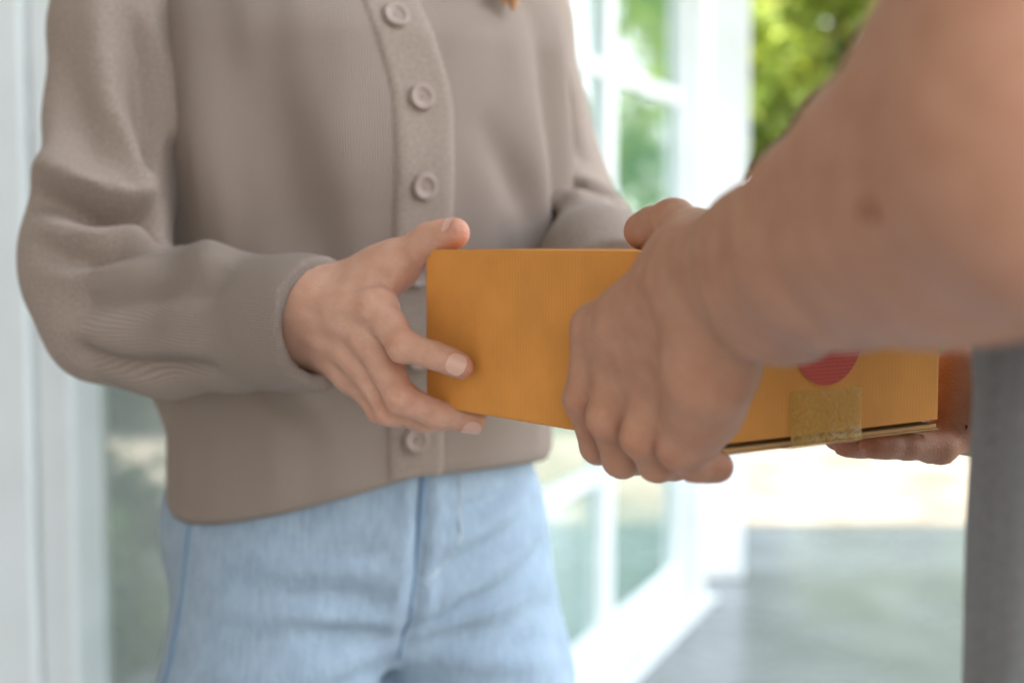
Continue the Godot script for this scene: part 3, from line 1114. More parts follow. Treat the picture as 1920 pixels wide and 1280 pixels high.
func build_customer() -> void:
	var who := thing("person", "person in a taupe button-up cardigan and light blue jeans, holding the parcel's far end", "person", Vector3(CC.x, 0, CC.z))
	var base := -who.position
	fold_noise.seed = 17
	fold_noise.frequency = 0.03
	fold_noise.fractal_octaves = 2
	# hands
	var R := {"wrist": Vector3(-0.1282, 1.0341, -0.8669), "arm": Vector3(-0.1650, 1.0305, -0.8967), "back": Vector3(-0.45, 0.10, 0.89).normalized(), "fingers": [
		[Vector3(-0.0776, 1.0418, -0.8143), Vector3(-0.0603, 1.0224, -0.7859), Vector3(-0.0420, 1.0176, -0.7755), Vector3(-0.0273, 1.0118, -0.7726)],
		[Vector3(-0.0828, 1.0254, -0.8222), Vector3(-0.0626, 0.9922, -0.7988), Vector3(-0.0434, 0.9832, -0.7982), Vector3(-0.0213, 0.9781, -0.8048)],
		[Vector3(-0.0905, 1.0125, -0.8353), Vector3(-0.0704, 0.9828, -0.8192), Vector3(-0.0513, 0.9753, -0.8297), Vector3(-0.0322, 0.9766, -0.8368)],
		[Vector3(-0.0964, 1.0007, -0.8535), Vector3(-0.0790, 0.9798, -0.8451), Vector3(-0.0632, 0.9766, -0.8599), Vector3(-0.0476, 0.9776, -0.8700)]],
		"thumb": [Vector3(-0.1104, 1.0465, -0.8658), Vector3(-0.0874, 1.0562, -0.8454), Vector3(-0.0660, 1.0684, -0.8312), Vector3(-0.0472, 1.0808, -0.8201)]}
	R.thumb = [Vector3(-0.1069, 1.0466, -0.8638), Vector3(-0.0681, 1.0665, -0.8341), Vector3(-0.0473, 1.0805, -0.8221), Vector3(-0.0329, 1.0848, -0.8143)]
	var Lh := {"wrist": Vector3(0.0739, 1.0405, -0.9847), "arm": Vector3(0.0702, 1.0441, -1.0400), "back": Vector3(0.75, 0.1, -0.65).normalized(), "fingers": [
		[Vector3(0.0939, 1.0474, -0.9450), Vector3(0.1047, 1.0394, -0.9244), Vector3(0.1103, 1.0352, -0.9041), Vector3(0.1135, 1.0343, -0.8890)],
		[Vector3(0.0950, 1.0350, -0.9442), Vector3(0.1047, 1.0221, -0.9232), Vector3(0.1103, 1.0166, -0.9028), Vector3(0.1135, 1.0160, -0.8877)],
		[Vector3(0.0940, 1.0234, -0.9484), Vector3(0.1029, 1.0079, -0.9272), Vector3(0.1075, 1.0026, -0.9068), Vector3(0.1107, 1.0006, -0.8916)],
		[Vector3(0.0913, 1.0131, -0.9527), Vector3(0.0987, 0.9966, -0.9365), Vector3(0.1023, 0.9927, -0.9211), Vector3(0.1058, 0.9917, -0.9060)]],
		"thumb": [Vector3(0.0823, 1.0500, -0.9753), Vector3(0.0877, 1.0595, -0.9559), Vector3(0.0899, 1.0616, -0.9410), Vector3(0.0902, 1.0630, -0.9261)]}
	var mott := FastNoiseLite.new()
	mott.seed = 4
	mott.frequency = 0.1
	var lists := []
	for h in [[R, 1.0, 0.0016], [Lh, 0.95, 0.004]]:
		var bb := hand_bounds(h[0])
		var fl := Field.new(bb[0], bb[1], h[2])
		hand(fl, h[0], h[1])
		var hn := fl.net()
		if h[2] < 0.002:
			hn = drape(fl, hn, wrinkles(h[0], 1.0), h[0].back, 0.016)
		lists.append(tinted(hn, hand_spots(h[0]), mott))
	# body under the clothes
	var bf := Field.new(cl(0, 0, 0) + Vector3(-0.36, 0.0, -0.36), cl(0, 0, 0) + Vector3(0.36, 1.46, 0.36), 0.013)
	var tb := Basis(CL, Vector3.UP, CF)
	bf.ell(cl(0, 0.90, -0.01), tb, Vector3(0.115, 0.12, 0.080), 0.04)
	bf.ell(cl(0, 1.05, 0), tb, Vector3(0.118, 0.16, 0.085), 0.05)
	bf.ell(cl(0, 1.20, 0), tb, Vector3(0.130, 0.13, 0.090), 0.05)
	for s in [-1.0, 1.0]:
		bf.ell(cl(s * 0.065, 1.155, 0.065), tb, Vector3(0.048, 0.045, 0.040), 0.03)
		bf.chain([cl(s * 0.066, 0.84, 0), cl(s * 0.084, 0.47, 0.01), cl(s * 0.09, 0.09, -0.02)], [0.060, 0.046, 0.034], 0.03)
		bf.cap(cl(s * 0.09, 0.04, -0.03), cl(s * 0.10, 0.03, 0.13), 0.034, 0.026, 0.02)
		bf.cap(cl(0, 1.36, -0.01), cl(s * 0.10, 1.31, -0.005), 0.036, 0.036, 0.03)
	bf.cap(cl(0, 1.30, -0.02), cl(0, 1.44, -0.01), 0.056, 0.05, 0.03)
	bf.chain([cl(-0.10, 1.31, 0), Vector3(-0.2748, 1.3012, -1.0882), Vector3(-0.2878, 1.1705, -1.0489), Vector3(-0.2970, 1.0455, -1.0000), R.arm], [0.036, 0.034, 0.027, 0.022, 0.026], 0.010)
	bf.chain([cl(0.10, 1.31, 0), Vector3(-0.0094, 1.3197, -1.2699), Vector3(0.0141, 1.1888, -1.2607), Vector3(0.0342, 1.1085, -1.2200), Lh.arm], [0.036, 0.034, 0.027, 0.022, 0.024], 0.010)
	lists.append(tinted(bf.net(), [], mott))
	var hc := cl(0, 1.505, 0.012)
	lists.append(tinted(head_list(hc, CL, CF, 0.96), [], mott))
	var body := part("body", mesh_of(lists), M.skin_customer, who, base)
	face_parts(hc, CL, CF, 0.96, body)
	nail(R.fingers[0][2], R.fingers[0][3], Vector3(-0.35, 0.25, 0.9), 0.0078, 0.0108, body)
	nail(R.thumb[2], R.thumb[3], Vector3(-0.2, 0.9, 0.5), 0.0096, 0.0135, body)
	nail(R.fingers[1][2], R.fingers[1][3], Vector3(-0.1, -0.7, 0.7), 0.0078, 0.0110, body)

	# cardigan: body panel
	cfolds = [
		[Vector2(0.035, 1.16), Vector2(0.075, 1.09), 0.012, -0.008],
		[Vector2(0.06, 1.24), Vector2(0.10, 1.02), 0.016, 0.007],
		[Vector2(0.085, 1.26), Vector2(0.12, 1.05), 0.010, -0.007],
		[Vector2(0.11, 1.27), Vector2(0.145, 1.05), 0.012, 0.008],
		[Vector2(0.145, 1.27), Vector2(0.17, 1.08), 0.010, -0.008],
		[Vector2(-0.06, 1.27), Vector2(-0.045, 1.10), 0.024, 0.007],
		[Vector2(-0.095, 1.19), Vector2(-0.05, 1.02), 0.020, -0.008],
		[Vector2(-0.15, 1.25), Vector2(-0.13, 1.05), 0.018, 0.008],
		[Vector2(-0.09, 1.06), Vector2(-0.03, 1.00), 0.014, 0.005],
		[Vector2(-0.10, 1.00), Vector2(-0.06, 0.955), 0.012, 0.006],
		[Vector2(-0.13, 1.00), Vector2(-0.09, 0.96), 0.009, -0.006],
		[Vector2(0.03, 1.03), Vector2(0.09, 0.98), 0.014, -0.004],
	]
	var rows := []
	var uvs := []
	for j in 110:
		var row := []
		var ur := []
		for i in 181:
			var th := PI * (i / 90.0 - 1.0)
			var h := hem_y(th)
			var y := lerpf(h, neck_y(th), j / 109.0)
			row.append(cardigan_at(th, y))
			ur.append(Vector2(th * 0.145, y))
		rows.append(row)
		uvs.append(ur)
	# fold the hem and the neckline inwards
	var h0 := []
	var hu := []
	for i in 181:
		h0.append(rows[0][i] + (cl(0, rows[0][i].y, 0) - rows[0][i]) * 0.05 + Vector3(0, 0.002, 0))
		hu.append(uvs[0][i] - Vector2(0, 0.005))
	rows.push_front(h0)
	uvs.push_front(hu)
	var torso := sheet(rows, uvs, true, cl(0, 1.1, 0))
	# sleeves
	var sl: Array = near_sleeve()
	var sr: Array = far_sleeve()
	var card := part("cardigan", mesh_of([torso]), M.knit, who, base)
	for q in [[sl, 0.052], [sr, 9.0]]:
		var halves := split(q[0], q[1])
		part("sleeve", mesh_of([halves[0]]), M.knit_plain, card)
		if halves[1][2].size():
			part("ribbed_forearm", mesh_of([halves[1]]), M.knit_rib, card)
	# button band
	rows = []
	uvs = []
	for j in 90:
		var row := []
		var ur := []
		var y := lerpf(0.9115, 1.262, j / 89.0)
		for i in 13:
			var u := i / 12.0 * 2.0 - 1.0
			var th := placket_th(y) + u * 0.0152 / 0.125
			var off := 0.0034 * (1.0 - pow(absf(u), 10.0)) - 0.0012
			row.append(cardigan_at(th, y, off))
			ur.append(Vector2(u * 0.0155, y))
		rows.append(row)
		uvs.append(ur)
	part("button_band", mesh_of([sheet(rows, uvs, false, cl(0, 1.1, 0))]), M.knit_plain, card)
	# collar ribbing round the neck
	var ring := []
	for i in 61:
		var th := PI * (i / 30.0 - 1.0)
		ring.append(cardigan_at(th, neck_y(th) - 0.004, 0.001))
	var rr := []
	rr.resize(61)
	rr.fill(0.006)
	part("neck_ribbing", mesh_of([tube(ring, rr, 8)]), M.knit_rib, card)
	for y in [1.236, 1.180, 1.118, 1.057, 0.998, 0.9385]:
		var th := placket_th(y)
		var p := cardigan_at(th, y, 0.0030)
		var nrm := (cardigan_at(th + 0.05, y, 0.003) - cardigan_at(th - 0.05, y, 0.003)).cross(cardigan_at(th, y - 0.006, 0.003) - cardigan_at(th, y + 0.006, 0.003)).normalized()
		if nrm.dot(CF) < 0:
			nrm = -nrm
		button(p, nrm, card)

	# jeans
	var jf := Field.new(cl(0, 0, 0) + Vector3(-0.24, 0.06, -0.24), cl(0, 0, 0) + Vector3(0.24, 1.02, 0.24), 0.0062)
	jf.ell(cl(0, 0.93, -0.005), tb, Vector3(0.134, 0.17, 0.102), 0.03)
	jf.ell(cl(0, 0.84, -0.010), tb, Vector3(0.146, 0.11, 0.106), 0.05)
	for s in [-1.0, 1.0]:
		jf.ell(cl(s * 0.07, 0.85, -0.06), tb, Vector3(0.075, 0.085, 0.065), 0.04)
		jf.chain([cl(s * 0.066, 0.845, 0.008), cl(s * 0.086, 0.72, 0.012), cl(s * 0.088, 0.47, 0.012), cl(s * 0.092, 0.085, -0.02)], [0.082, 0.083, 0.060, 0.052], 0.016)
	jf.cap(cl(0, 0.70, 0.16), cl(0, 0.757, 0.02), 0.004, 0.008, 0.012, true)
	jf.cut(Vector3(0, 0.985, 0), Vector3.UP)
	var jfolds := []
	for q in jean_creases():
		var p3 := []
		for xy in q[0]:
			p3.append(cl(xy.x, xy.y, 0.10))
		jfolds.append([p3, q[1], q[2] * 1.45])
	for q in [[0.010, -0.0045, 0.0045], [0.0205, 0.0026, 0.0050], [-0.002, 0.0018, 0.0050]]:
		var line := []
		for xy in [Vector2(0.0, 0.93), Vector2(-0.005, 0.87), Vector2(-0.008, 0.82), Vector2(-0.009, 0.780)]:
			line.append(cl(xy.x + q[0], xy.y, 0.10))
		jfolds.append([line, q[2], q[1]])
	var jraw := jf.net()
	var jfrom: PackedVector3Array = jraw[0].duplicate()
	var jl := drape(jf, jraw, jfolds, CF)
	var jeans := part("jeans", mesh_of([jl]), M.denim, who, base)
	# fly, centre seam and side seam
	var fly := func(pts2: Array, off: float, n: int) -> Array:
		var o := []
		for xy in spline(pts2, n):
			o.append(settle(jfrom, jl[0], jf.hit(cl(xy.x, xy.y, 0.23), -CF)) + CF * off)
		return o
	var seam_pts: Array = fly.call([Vector2(0.010, 0.915), Vector2(0.005, 0.87), Vector2(0.002, 0.82), Vector2(0.0, 0.785), Vector2(0.0, 0.765)], 0.0006, 26)
	var rs := []
	for k in 26:
		rs.append(lerpf(0.0026, 0.0010, smoothstep(2.0, 10.0, k)))
	part("fly_seam", mesh_of([tube(seam_pts, rs, 7)]), M.denim_dark, jeans)
	var st: Array = fly.call([Vector2(0.040, 0.912), Vector2(0.039, 0.88), Vector2(0.034, 0.855), Vector2(0.024, 0.838), Vector2(0.010, 0.828)], 0.0004, 22)
	rs = []
	for k in 22:
		rs.append(0.0008)
	part("fly_stitching", mesh_of([tube(st, rs, 6)]), M.thread, jeans)
	var side := []
	rs = []
	for k in 24:
		var y := 0.93 - k * 0.022
		side.append(settle(jfrom, jl[0], jf.hit(cl(-0.30, y, 0.045 - 0.03 * (0.93 - y)), (CL * 1.0 - CF * 0.12).normalized())))
		rs.append(0.0020)
	part("side_seam", mesh_of([tube(side, rs, 7)]), M.denim_dark, jeans)
	# shoes
	for s in [-1.0, 1.0]:
		var sf := Field.new(cl(s * 0.1, 0, 0.05) - Vector3(0.2, 0.02, 0.2), cl(s * 0.1, 0.14, 0.05) + Vector3(0.2, 0.02, 0.2), 0.007)
		sf.cap(cl(s * 0.09, 0.05, -0.035), cl(s * 0.105, 0.046, 0.14), 0.042, 0.036, 0.02)
		sf.cap(cl(s * 0.09, 0.09, -0.035), cl(s * 0.095, 0.075, 0.04), 0.040, 0.034, 0.02)
		sf.cut(Vector3(0, 0.0052, 0), Vector3.DOWN)
		part("shoe", mesh_of([sf.net()]), M.shoe, who, base)
	# hair: shoulder-length, one lock falling in front
	var hf := Field.new(hc - Vector3(0.16, 0.30, 0.16), hc + Vector3(0.16, 0.16, 0.16), 0.007)
	hf.ell(hc + Vector3(0, 0.030, 0) - CF * 0.020, tb, Vector3(0.086, 0.096, 0.098), 0.02)
	for s in [-1.0, 1.0]:
		hf.chain([hc + CL * 0.07 * s + Vector3(0, 0.04, 0), hc + CL * 0.088 * s + Vector3(0, -0.06, 0) - CF * 0.01, hc + CL * 0.085 * s + Vector3(0, -0.18, 0)], [0.028, 0.026, 0.022], 0.03)
	hf.chain([hc - CF * 0.07, hc - CF * 0.085 + Vector3(0, -0.20, 0)], [0.06, 0.05], 0.03)
	hf.ell(hc + Vector3(0, -0.025, 0) + CF * 0.085, tb, Vector3(0.060, 0.085, 0.055), 0.01, true)
	var hl := [hf.net()]
	var tips := [[0.055, 0.075, 0.010], [0.048, 0.070, 0.0075], [0.064, 0.082, 0.0075], [0.058, 0.06, 0.008]]
	for q in tips:
		var e := cardigan_at(0.37 + (q[0] - 0.055) * 4.0, 1.252 + (q[1] - 0.075) * 0.4, 0.010)
		hl.append(tube(spline([hc + CL * 0.085 + Vector3(0, -0.14, 0), cl(q[0] + 0.02, 1.34, q[1] + 0.02), e + Vector3(0, 0.035, 0), e], 14), [0.014, 0.014, 0.014, 0.013, 0.013, 0.012, 0.012, 0.011, 0.010, 0.009, 0.008, 0.006, 0.0035, 0.001], 8))
	part("hair", mesh_of(hl), M.hair_brown, who, base)

# a point on the plain cloth, moved as the folds moved the cloth there
func settle(from: PackedVector3Array, to: PackedVector3Array, p: Vector3) -> Vector3:
	var best := 1e9
	var at := 0
	for i in from.size():
		var d := from[i].distance_squared_to(p)
		if d < best:
			best = d
			at = i
	return p + to[at] - from[at]

# creases that fan out from the crotch and the hips
func jean_creases() -> Array:
	return [
		[[Vector2(0.004, 0.788), Vector2(0.05, 0.806), Vector2(0.125, 0.838)], 0.0075, -0.0060],
		[[Vector2(0.006, 0.800), Vector2(0.05, 0.822), Vector2(0.125, 0.858)], 0.0080, 0.0045],
		[[Vector2(0.004, 0.776), Vector2(0.05, 0.784), Vector2(0.125, 0.792)], 0.0080, -0.0055],
		[[Vector2(0.01, 0.782), Vector2(0.06, 0.797), Vector2(0.125, 0.815)], 0.0070, 0.0040],
		[[Vector2(0.01, 0.832), Vector2(0.06, 0.850), Vector2(0.125, 0.876)], 0.0070, -0.0040],
		[[Vector2(0.02, 0.855), Vector2(0.07, 0.868), Vector2(0.125, 0.892)], 0.0080, 0.0030],
		[[Vector2(0.03, 0.880), Vector2(0.07, 0.884), Vector2(0.13, 0.905)], 0.0050, -0.0040],
		[[Vector2(-0.012, 0.785), Vector2(-0.06, 0.795), Vector2(-0.13, 0.800)], 0.0080, -0.0055],
		[[Vector2(-0.015, 0.800), Vector2(-0.07, 0.812), Vector2(-0.13, 0.818)], 0.0085, 0.0040],
		[[Vector2(-0.018, 0.815), Vector2(-0.07, 0.828), Vector2(-0.12, 0.832)], 0.0065, -0.0040],
		[[Vector2(-0.018, 0.838), Vector2(-0.06, 0.846), Vector2(-0.11, 0.846)], 0.0070, 0.0030],
		[[Vector2(-0.022, 0.852), Vector2(-0.06, 0.858), Vector2(-0.10, 0.856)], 0.0060, -0.0032],
		[[Vector2(-0.02, 0.770), Vector2(-0.07, 0.772), Vector2(-0.13, 0.765)], 0.0100, 0.0040],
		[[Vector2(-0.01, 0.765), Vector2(-0.06, 0.752), Vector2(-0.12, 0.740)], 0.0080, -0.0040],
		[[Vector2(0.02, 0.762), Vector2(0.07, 0.758), Vector2(0.12, 0.752)], 0.0090, 0.0040],
	]

func button(p: Vector3, nrm: Vector3, parent: Node3D) -> void:
	var a := nrm.cross(Vector3.UP).normalized()
	var b := a.cross(nrm)
	var prof := [[0.0, 0.0012], [0.0030, 0.0012], [0.0048, 0.0014], [0.0058, 0.0026], [0.0078, 0.0030], [0.0090, 0.0026], [0.0096, 0.0014], [0.0092, -0.0004]]
	var rows := []
	for q in prof:
		var row := []
		for i in 33:
			var t := TAU * i / 32.0
			row.append(p + (a * cos(t) + b * sin(t)) * q[0] + nrm * q[1])
		rows.append(row)
	var bt := part("button", mesh_of([sheet(rows, [], true, p - nrm * 0.01)]), M.button, parent)
	for k in 4:
		var t := PI * 0.25 + PI * 0.5 * k
		var cyl := CylinderMesh.new()
		cyl.top_radius = 0.0010
		cyl.bottom_radius = 0.0010
		cyl.height = 0.0012
		cyl.radial_segments = 8
		cyl.rings = 1
		var h := part("thread", cyl, M.button_thread, bt, p + (a * cos(t) + b * sin(t)) * 0.0018 + nrm * 0.0011)
		h.basis = Basis(a, nrm, a.cross(nrm))

# the triangles before and after a given length along the arm, on the same vertices
func split(net: Array, at: float) -> Array:
	var a := PackedInt32Array()
	var b := PackedInt32Array()
	for q in range(0, net[2].size(), 3):
		var t := PackedInt32Array([net[2][q], net[2][q + 1], net[2][q + 2]])
		if net[3][t[0]].y < at:
			a.append_array(t)
		else:
			b.append_array(t)
	return [[net[0], net[1], a, net[3]], [net[0], net[1], b, net[3]]]

# ribs run along the arm: u round the arm, v along it
func arm_uv(net: Array, axis: Array, behind: Vector3) -> Array:
	var uv := PackedVector2Array()
	uv.resize(net[0].size())
	for i in net[0].size():
		var p: Vector3 = net[0][i]
		var best := 1e9
		var along := 0.0
		var len := 0.0
		var bd := Vector3.ZERO
		var br := Vector3.ZERO
		for k in axis.size() - 1:
			var ab: Vector3 = axis[k + 1] - axis[k]
			var t: float = (p - axis[k]).dot(ab) / ab.length_squared()
			var d: Vector3 = p - axis[k] - ab * t
			if d.length() < best:
				best = d.length()
				along = len + ab.length() * t
				bd = ab.normalized()
				br = d
			len += ab.length()
		var e1 := (behind - bd * behind.dot(bd)).normalized()
		var e2 := bd.cross(e1)
		uv[i] = Vector2(atan2(br.dot(e2), -br.dot(e1)) * 0.042, along)
	net.append(uv)
	return net

func near_sleeve() -> Array:
	var ax := [cl(-0.10, 1.31, 0), Vector3(-0.2723, 1.3071, -1.0786), Vector3(-0.2837, 1.2335, -1.0584), Vector3(-0.2858, 1.1697, -1.0388), Vector3(-0.2865, 1.1072, -1.0044), Vector3(-0.2873, 1.0571, -0.9858), Vector3(-0.2351, 1.0291, -0.9488), Vector3(-0.1731, 1.0288, -0.9036), Vector3(-0.1308, 1.0303, -0.8707), Vector3(-0.0945, 1.0312, -0.8386)]
	var fl := Field.new(Vector3(-0.2052, 0.9746, -1.1354) - Vector3(0.26, 0.08, 0.0), Vector3(-0.1440, 1.2454, -0.8136) + Vector3(0.08, 0.14, 0.02), 0.0040)
	fl.chain(ax, [0.060, 0.058, 0.050, 0.046, 0.043, 0.043, 0.041, 0.0375, 0.0365, 0.0365], 0.026)
	# slack cloth under and behind the elbow
	fl.chain([Vector3(-0.2992, 1.0736, -0.9870), Vector3(-0.2804, 1.0196, -0.9631), Vector3(-0.2256, 1.0064, -0.9371), Vector3(-0.1818, 1.0142, -0.9126)], [0.034, 0.028, 0.020, 0.018], 0.026)
	# the deep pocket where the cloth folds over itself
	fl.chain([Vector3(-0.2122, 1.0869, -0.8927), Vector3(-0.2327, 1.0825, -0.9876)], [0.0085, 0.006], 0.005, true)
	fl.chain([Vector3(-0.2180, 1.0961, -0.9033), Vector3(-0.2225, 1.0879, -0.9328)], [0.004, 0.006], 0.006, true)
	# open cuff
	fl.cap(Vector3(-0.1533, 1.0297, -0.8877), Vector3(-0.0809, 1.0315, -0.8286), 0.0300, 0.0305, 0.003, true)
	var d := (Vector3(-0.0945, 1.0312, -0.8386) - Vector3(-0.1731, 1.0288, -0.9036)).normalized()
	fl.cut(Vector3(-0.1134, 1.0309, -0.8557), d)
	# folds gathered in the crook of the arm
	var folds := [
		[[Vector3(-0.2565, 1.2349, -0.9933), Vector3(-0.2437, 1.1753, -0.9791), Vector3(-0.2273, 1.1272, -0.9557), Vector3(-0.2178, 1.0880, -0.9429)], 0.012, 0.012],
		[[Vector3(-0.2675, 1.2313, -0.9930), Vector3(-0.2575, 1.1717, -0.9788), Vector3(-0.2408, 1.1307, -0.9559)], 0.012, -0.012],
		[[Vector3(-0.2684, 1.1644, -0.9783), Vector3(-0.2543, 1.1201, -0.9552), Vector3(-0.2301, 1.0858, -0.9327)], 0.009, 0.016],
		[[Vector3(-0.2534, 1.1456, -0.9670), Vector3(-0.2401, 1.1165, -0.9549), Vector3(-0.2284, 1.0915, -0.9431)], 0.0070, -0.021],
		[[Vector3(-0.2270, 1.1091, -0.9444), Vector3(-0.2214, 1.0879, -0.9328), Vector3(-0.2183, 1.0740, -0.9319)], 0.0065, -0.034],
		[[Vector3(-0.3164, 1.1093, -0.9744), Vector3(-0.2916, 1.1047, -0.9641), Vector3(-0.2686, 1.0959, -0.9535), Vector3(-0.2460, 1.0915, -0.9431), Vector3(-0.2260, 1.0823, -0.9325)], 0.0095, -0.033],
		[[Vector3(-0.3096, 1.0882, -0.9629), Vector3(-0.2850, 1.0824, -0.9525), Vector3(-0.2545, 1.0824, -0.9425), Vector3(-0.2246, 1.0761, -0.9320)], 0.0090, 0.013],
		[[Vector3(-0.3063, 1.0724, -0.9518), Vector3(-0.2802, 1.0669, -0.9414), Vector3(-0.2511, 1.0705, -0.9316)], 0.0085, -0.013],
		[[Vector3(-0.3028, 1.0614, -0.9510), Vector3(-0.2714, 1.0556, -0.9406), Vector3(-0.2346, 1.0637, -0.9211)], 0.010, 0.008],
		[[Vector3(-0.3175, 1.1250, -0.9856), Vector3(-0.2880, 1.1187, -0.9651), Vector3(-0.2654, 1.1101, -0.9545), Vector3(-0.2425, 1.1056, -0.9441)], 0.013, 0.017],
		[[Vector3(-0.2162, 1.0719, -0.9317), Vector3(-0.1952, 1.0700, -0.9115), Vector3(-0.1789, 1.0587, -0.9007)], 0.015, 0.011],
		[[Vector3(-0.1709, 1.0616, -0.8909), Vector3(-0.1789, 1.0493, -0.8900), Vector3(-0.1969, 1.0426, -0.8896)], 0.010, -0.006],
		[[Vector3(-0.2855, 1.0335, -0.9390), Vector3(-0.2423, 1.0384, -0.9093), Vector3(-0.2058, 1.0489, -0.9000)], 0.011, -0.007],
		[[Vector3(-0.2820, 1.0212, -0.9382), Vector3(-0.2354, 1.0258, -0.9084), Vector3(-0.2002, 1.0343, -0.8890)], 0.012, 0.006],
		[[Vector3(-0.2820, 1.0089, -0.9373), Vector3(-0.2415, 0.9990, -0.9166), Vector3(-0.1869, 1.0010, -0.8866)], 0.0085, -0.011],
		[[Vector3(-0.2749, 1.0142, -0.9377), Vector3(-0.2320, 1.0081, -0.9072), Vector3(-0.1835, 1.0123, -0.8874)], 0.010, 0.006],
		[[Vector3(-0.3150, 1.2044, -1.0112), Vector3(-0.2921, 1.1580, -0.9879), Vector3(-0.2772, 1.1205, -0.9652)], 0.014, -0.008],
		[[Vector3(-0.3225, 1.1670, -1.0086), Vector3(-0.3050, 1.1323, -0.9861), Vector3(-0.2880, 1.1133, -0.9647)], 0.012, 0.007],
		[[Vector3(-0.2887, 1.2456, -1.0141), Vector3(-0.2803, 1.2032, -1.0011), Vector3(-0.2738, 1.1653, -0.9884)], 0.014, 0.007]]
	return arm_uv(drape(fl, fl.net(), folds, Vector3(-0.12, 0.12, 1.0).normalized()), [Vector3(-0.2873, 1.0515, -0.9854), Vector3(-0.0945, 1.0312, -0.8386)], Vector3(0.2, 0, -1))

# folds: [points near the cloth, width, height]; raises or presses the mesh along its normals and smooths the normals again
func drape(fl: Field, net: Array, folds: Array, out: Vector3, reach := 0.10) -> Array:
	var lines := []
	for q in folds:
		var on := []
		for p in q[0]:
			var way: Vector3 = out if q.size() < 4 else q[3]
			var h := fl.hit(p + way * reach, -way)
			on.append(h if h.distance_to(p) < reach * 0.95 else p)
		var fine := spline(on, on.size() * 4)
		var lo: Vector3 = fine[0]
		var hi: Vector3 = fine[0]
		for p in fine:
			lo = lo.min(p)
			hi = hi.max(p)
		var m: Vector3 = Vector3.ONE * q[1] * 2.3
		lines.append([fine, q[1], q[2], AABB(lo - m, hi - lo + m * 2.0)])
	var v: PackedVector3Array = net[0].duplicate()
	for i in v.size():
		var p: Vector3 = net[0][i]
		var d := 0.0
		for q in lines:
			if not q[3].has_point(p):
				continue
			var best := 1e9
			var bt := 0.0
			var f: Array = q[0]
			for k in f.size() - 1:
				var a: Vector3 = f[k]
				var ab: Vector3 = f[k + 1] - a
				var t := clampf((p - a).dot(ab) / ab.length_squared(), 0.0, 1.0)
				var e := (p - a - ab * t).length_squared()
				if e < best:
					best = e
					bt = (k + t) / (f.size() - 1)
			d += q[2] * exp(-best / (q[1] * q[1])) * sin(PI * (0.14 + 0.72 * bt))
		v[i] = p + net[1][i] * d
	net[0] = v
	return smooth_normals(net)

func smooth_normals(net: Array) -> Array:
	var n := PackedVector3Array()
	n.resize(net[0].size())
	var ids: PackedInt32Array = net[2]
	var v: PackedVector3Array = net[0]
	for q in range(0, ids.size(), 3):
		var c := (v[ids[q + 2]] - v[ids[q]]).cross(v[ids[q + 1]] - v[ids[q]])
		for k in 3:
			n[ids[q + k]] += c
	for i in n.size():
		n[i] = n[i].normalized()
	net[1] = n
	return net

func far_sleeve() -> Array:
	var ax := [cl(0.10, 1.31, 0), Vector3(-0.0162, 1.3446, -1.2566), Vector3(-0.0023, 1.2621, -1.2558), Vector3(0.0139, 1.1879, -1.2506), Vector3(0.0285, 1.1316, -1.2316), Vector3(0.0352, 1.1083, -1.2100), Vector3(0.0504, 1.0811, -1.1228), Vector3(0.0657, 1.0618, -1.0313), Vector3(0.0716, 1.0457, -0.9950), Vector3(0.0738, 1.0379, -0.9594)]
	var fl := Field.new(Vector3(-0.0301, 0.9861, -1.3367) - Vector3(0.02, 0.02, 0.0), Vector3(0.0742, 1.2661, -0.9153) + Vector3(0.09, 0.16, 0.0), 0.0048)
	fl.chain(ax, [0.056, 0.054, 0.050, 0.047, 0.045, 0.044, 0.042, 0.037, 0.036, 0.036], 0.03)
	fl.cap(Vector3(0.0503, 1.1406, -1.2273), Vector3(0.0587, 1.1110, -1.2101), 0.012, 0.013, 0.02)
	fl.chain([Vector3(0.0097, 1.0919, -1.0434), Vector3(0.0137, 1.0940, -1.2240)], [0.014, 0.012], 0.005, true)
	fl.chain([Vector3(0.0189, 1.0948, -1.0536), Vector3(0.0227, 1.0975, -1.2142)], [0.0095, 0.008], 0.005, true)
	fl.chain([Vector3(0.0278, 1.0977, -1.0639), Vector3(0.0315, 1.1010, -1.2044)], [0.006, 0.005], 0.005, true)
	fl.cut(Vector3(0.0726, 1.0422, -0.9778), (Vector3(0.0738, 1.0379, -0.9594) - Vector3(0.0657, 1.0618, -1.0313)).normalized())
	var folds := [
		[[Vector3(0.0178, 1.2726, -1.2065), Vector3(0.0312, 1.2103, -1.2021), Vector3(0.0407, 1.1562, -1.1883)], 0.010, 0.010],
		[[Vector3(0.0312, 1.2637, -1.2058), Vector3(0.0455, 1.1969, -1.2011), Vector3(0.0531, 1.1518, -1.1879)], 0.010, -0.012],
		[[Vector3(0.0307, 1.1337, -1.1767), Vector3(0.0447, 1.1241, -1.1760), Vector3(0.0642, 1.1156, -1.1854)], 0.010, -0.016],
		[[Vector3(0.0391, 1.1072, -1.1648), Vector3(0.0561, 1.1035, -1.1545), Vector3(0.0739, 1.1063, -1.1647)], 0.008, 0.010],
		[[Vector3(0.0385, 1.0974, -1.1440), Vector3(0.0572, 1.0955, -1.1339), Vector3(0.0755, 1.1001, -1.1542)], 0.008, -0.015],
		[[Vector3(0.0351, 1.0852, -1.1031), Vector3(0.0531, 1.0827, -1.0929), Vector3(0.0708, 1.0886, -1.1133)], 0.010, 0.009]]
	return arm_uv(drape(fl, fl.net(), folds, Vector3(0.1, 0.05, 1.0).normalized()), [ax[1], ax[4]], Vector3(0.2, 0, -1))

# ---------------------------------------------------------------- the courier
var DC := Vector3(0.310, 0, -0.505)
var DF := Vector3(-0.63, 0, -0.7766)
var DL := Vector3(-0.7766, 0, 0.63)

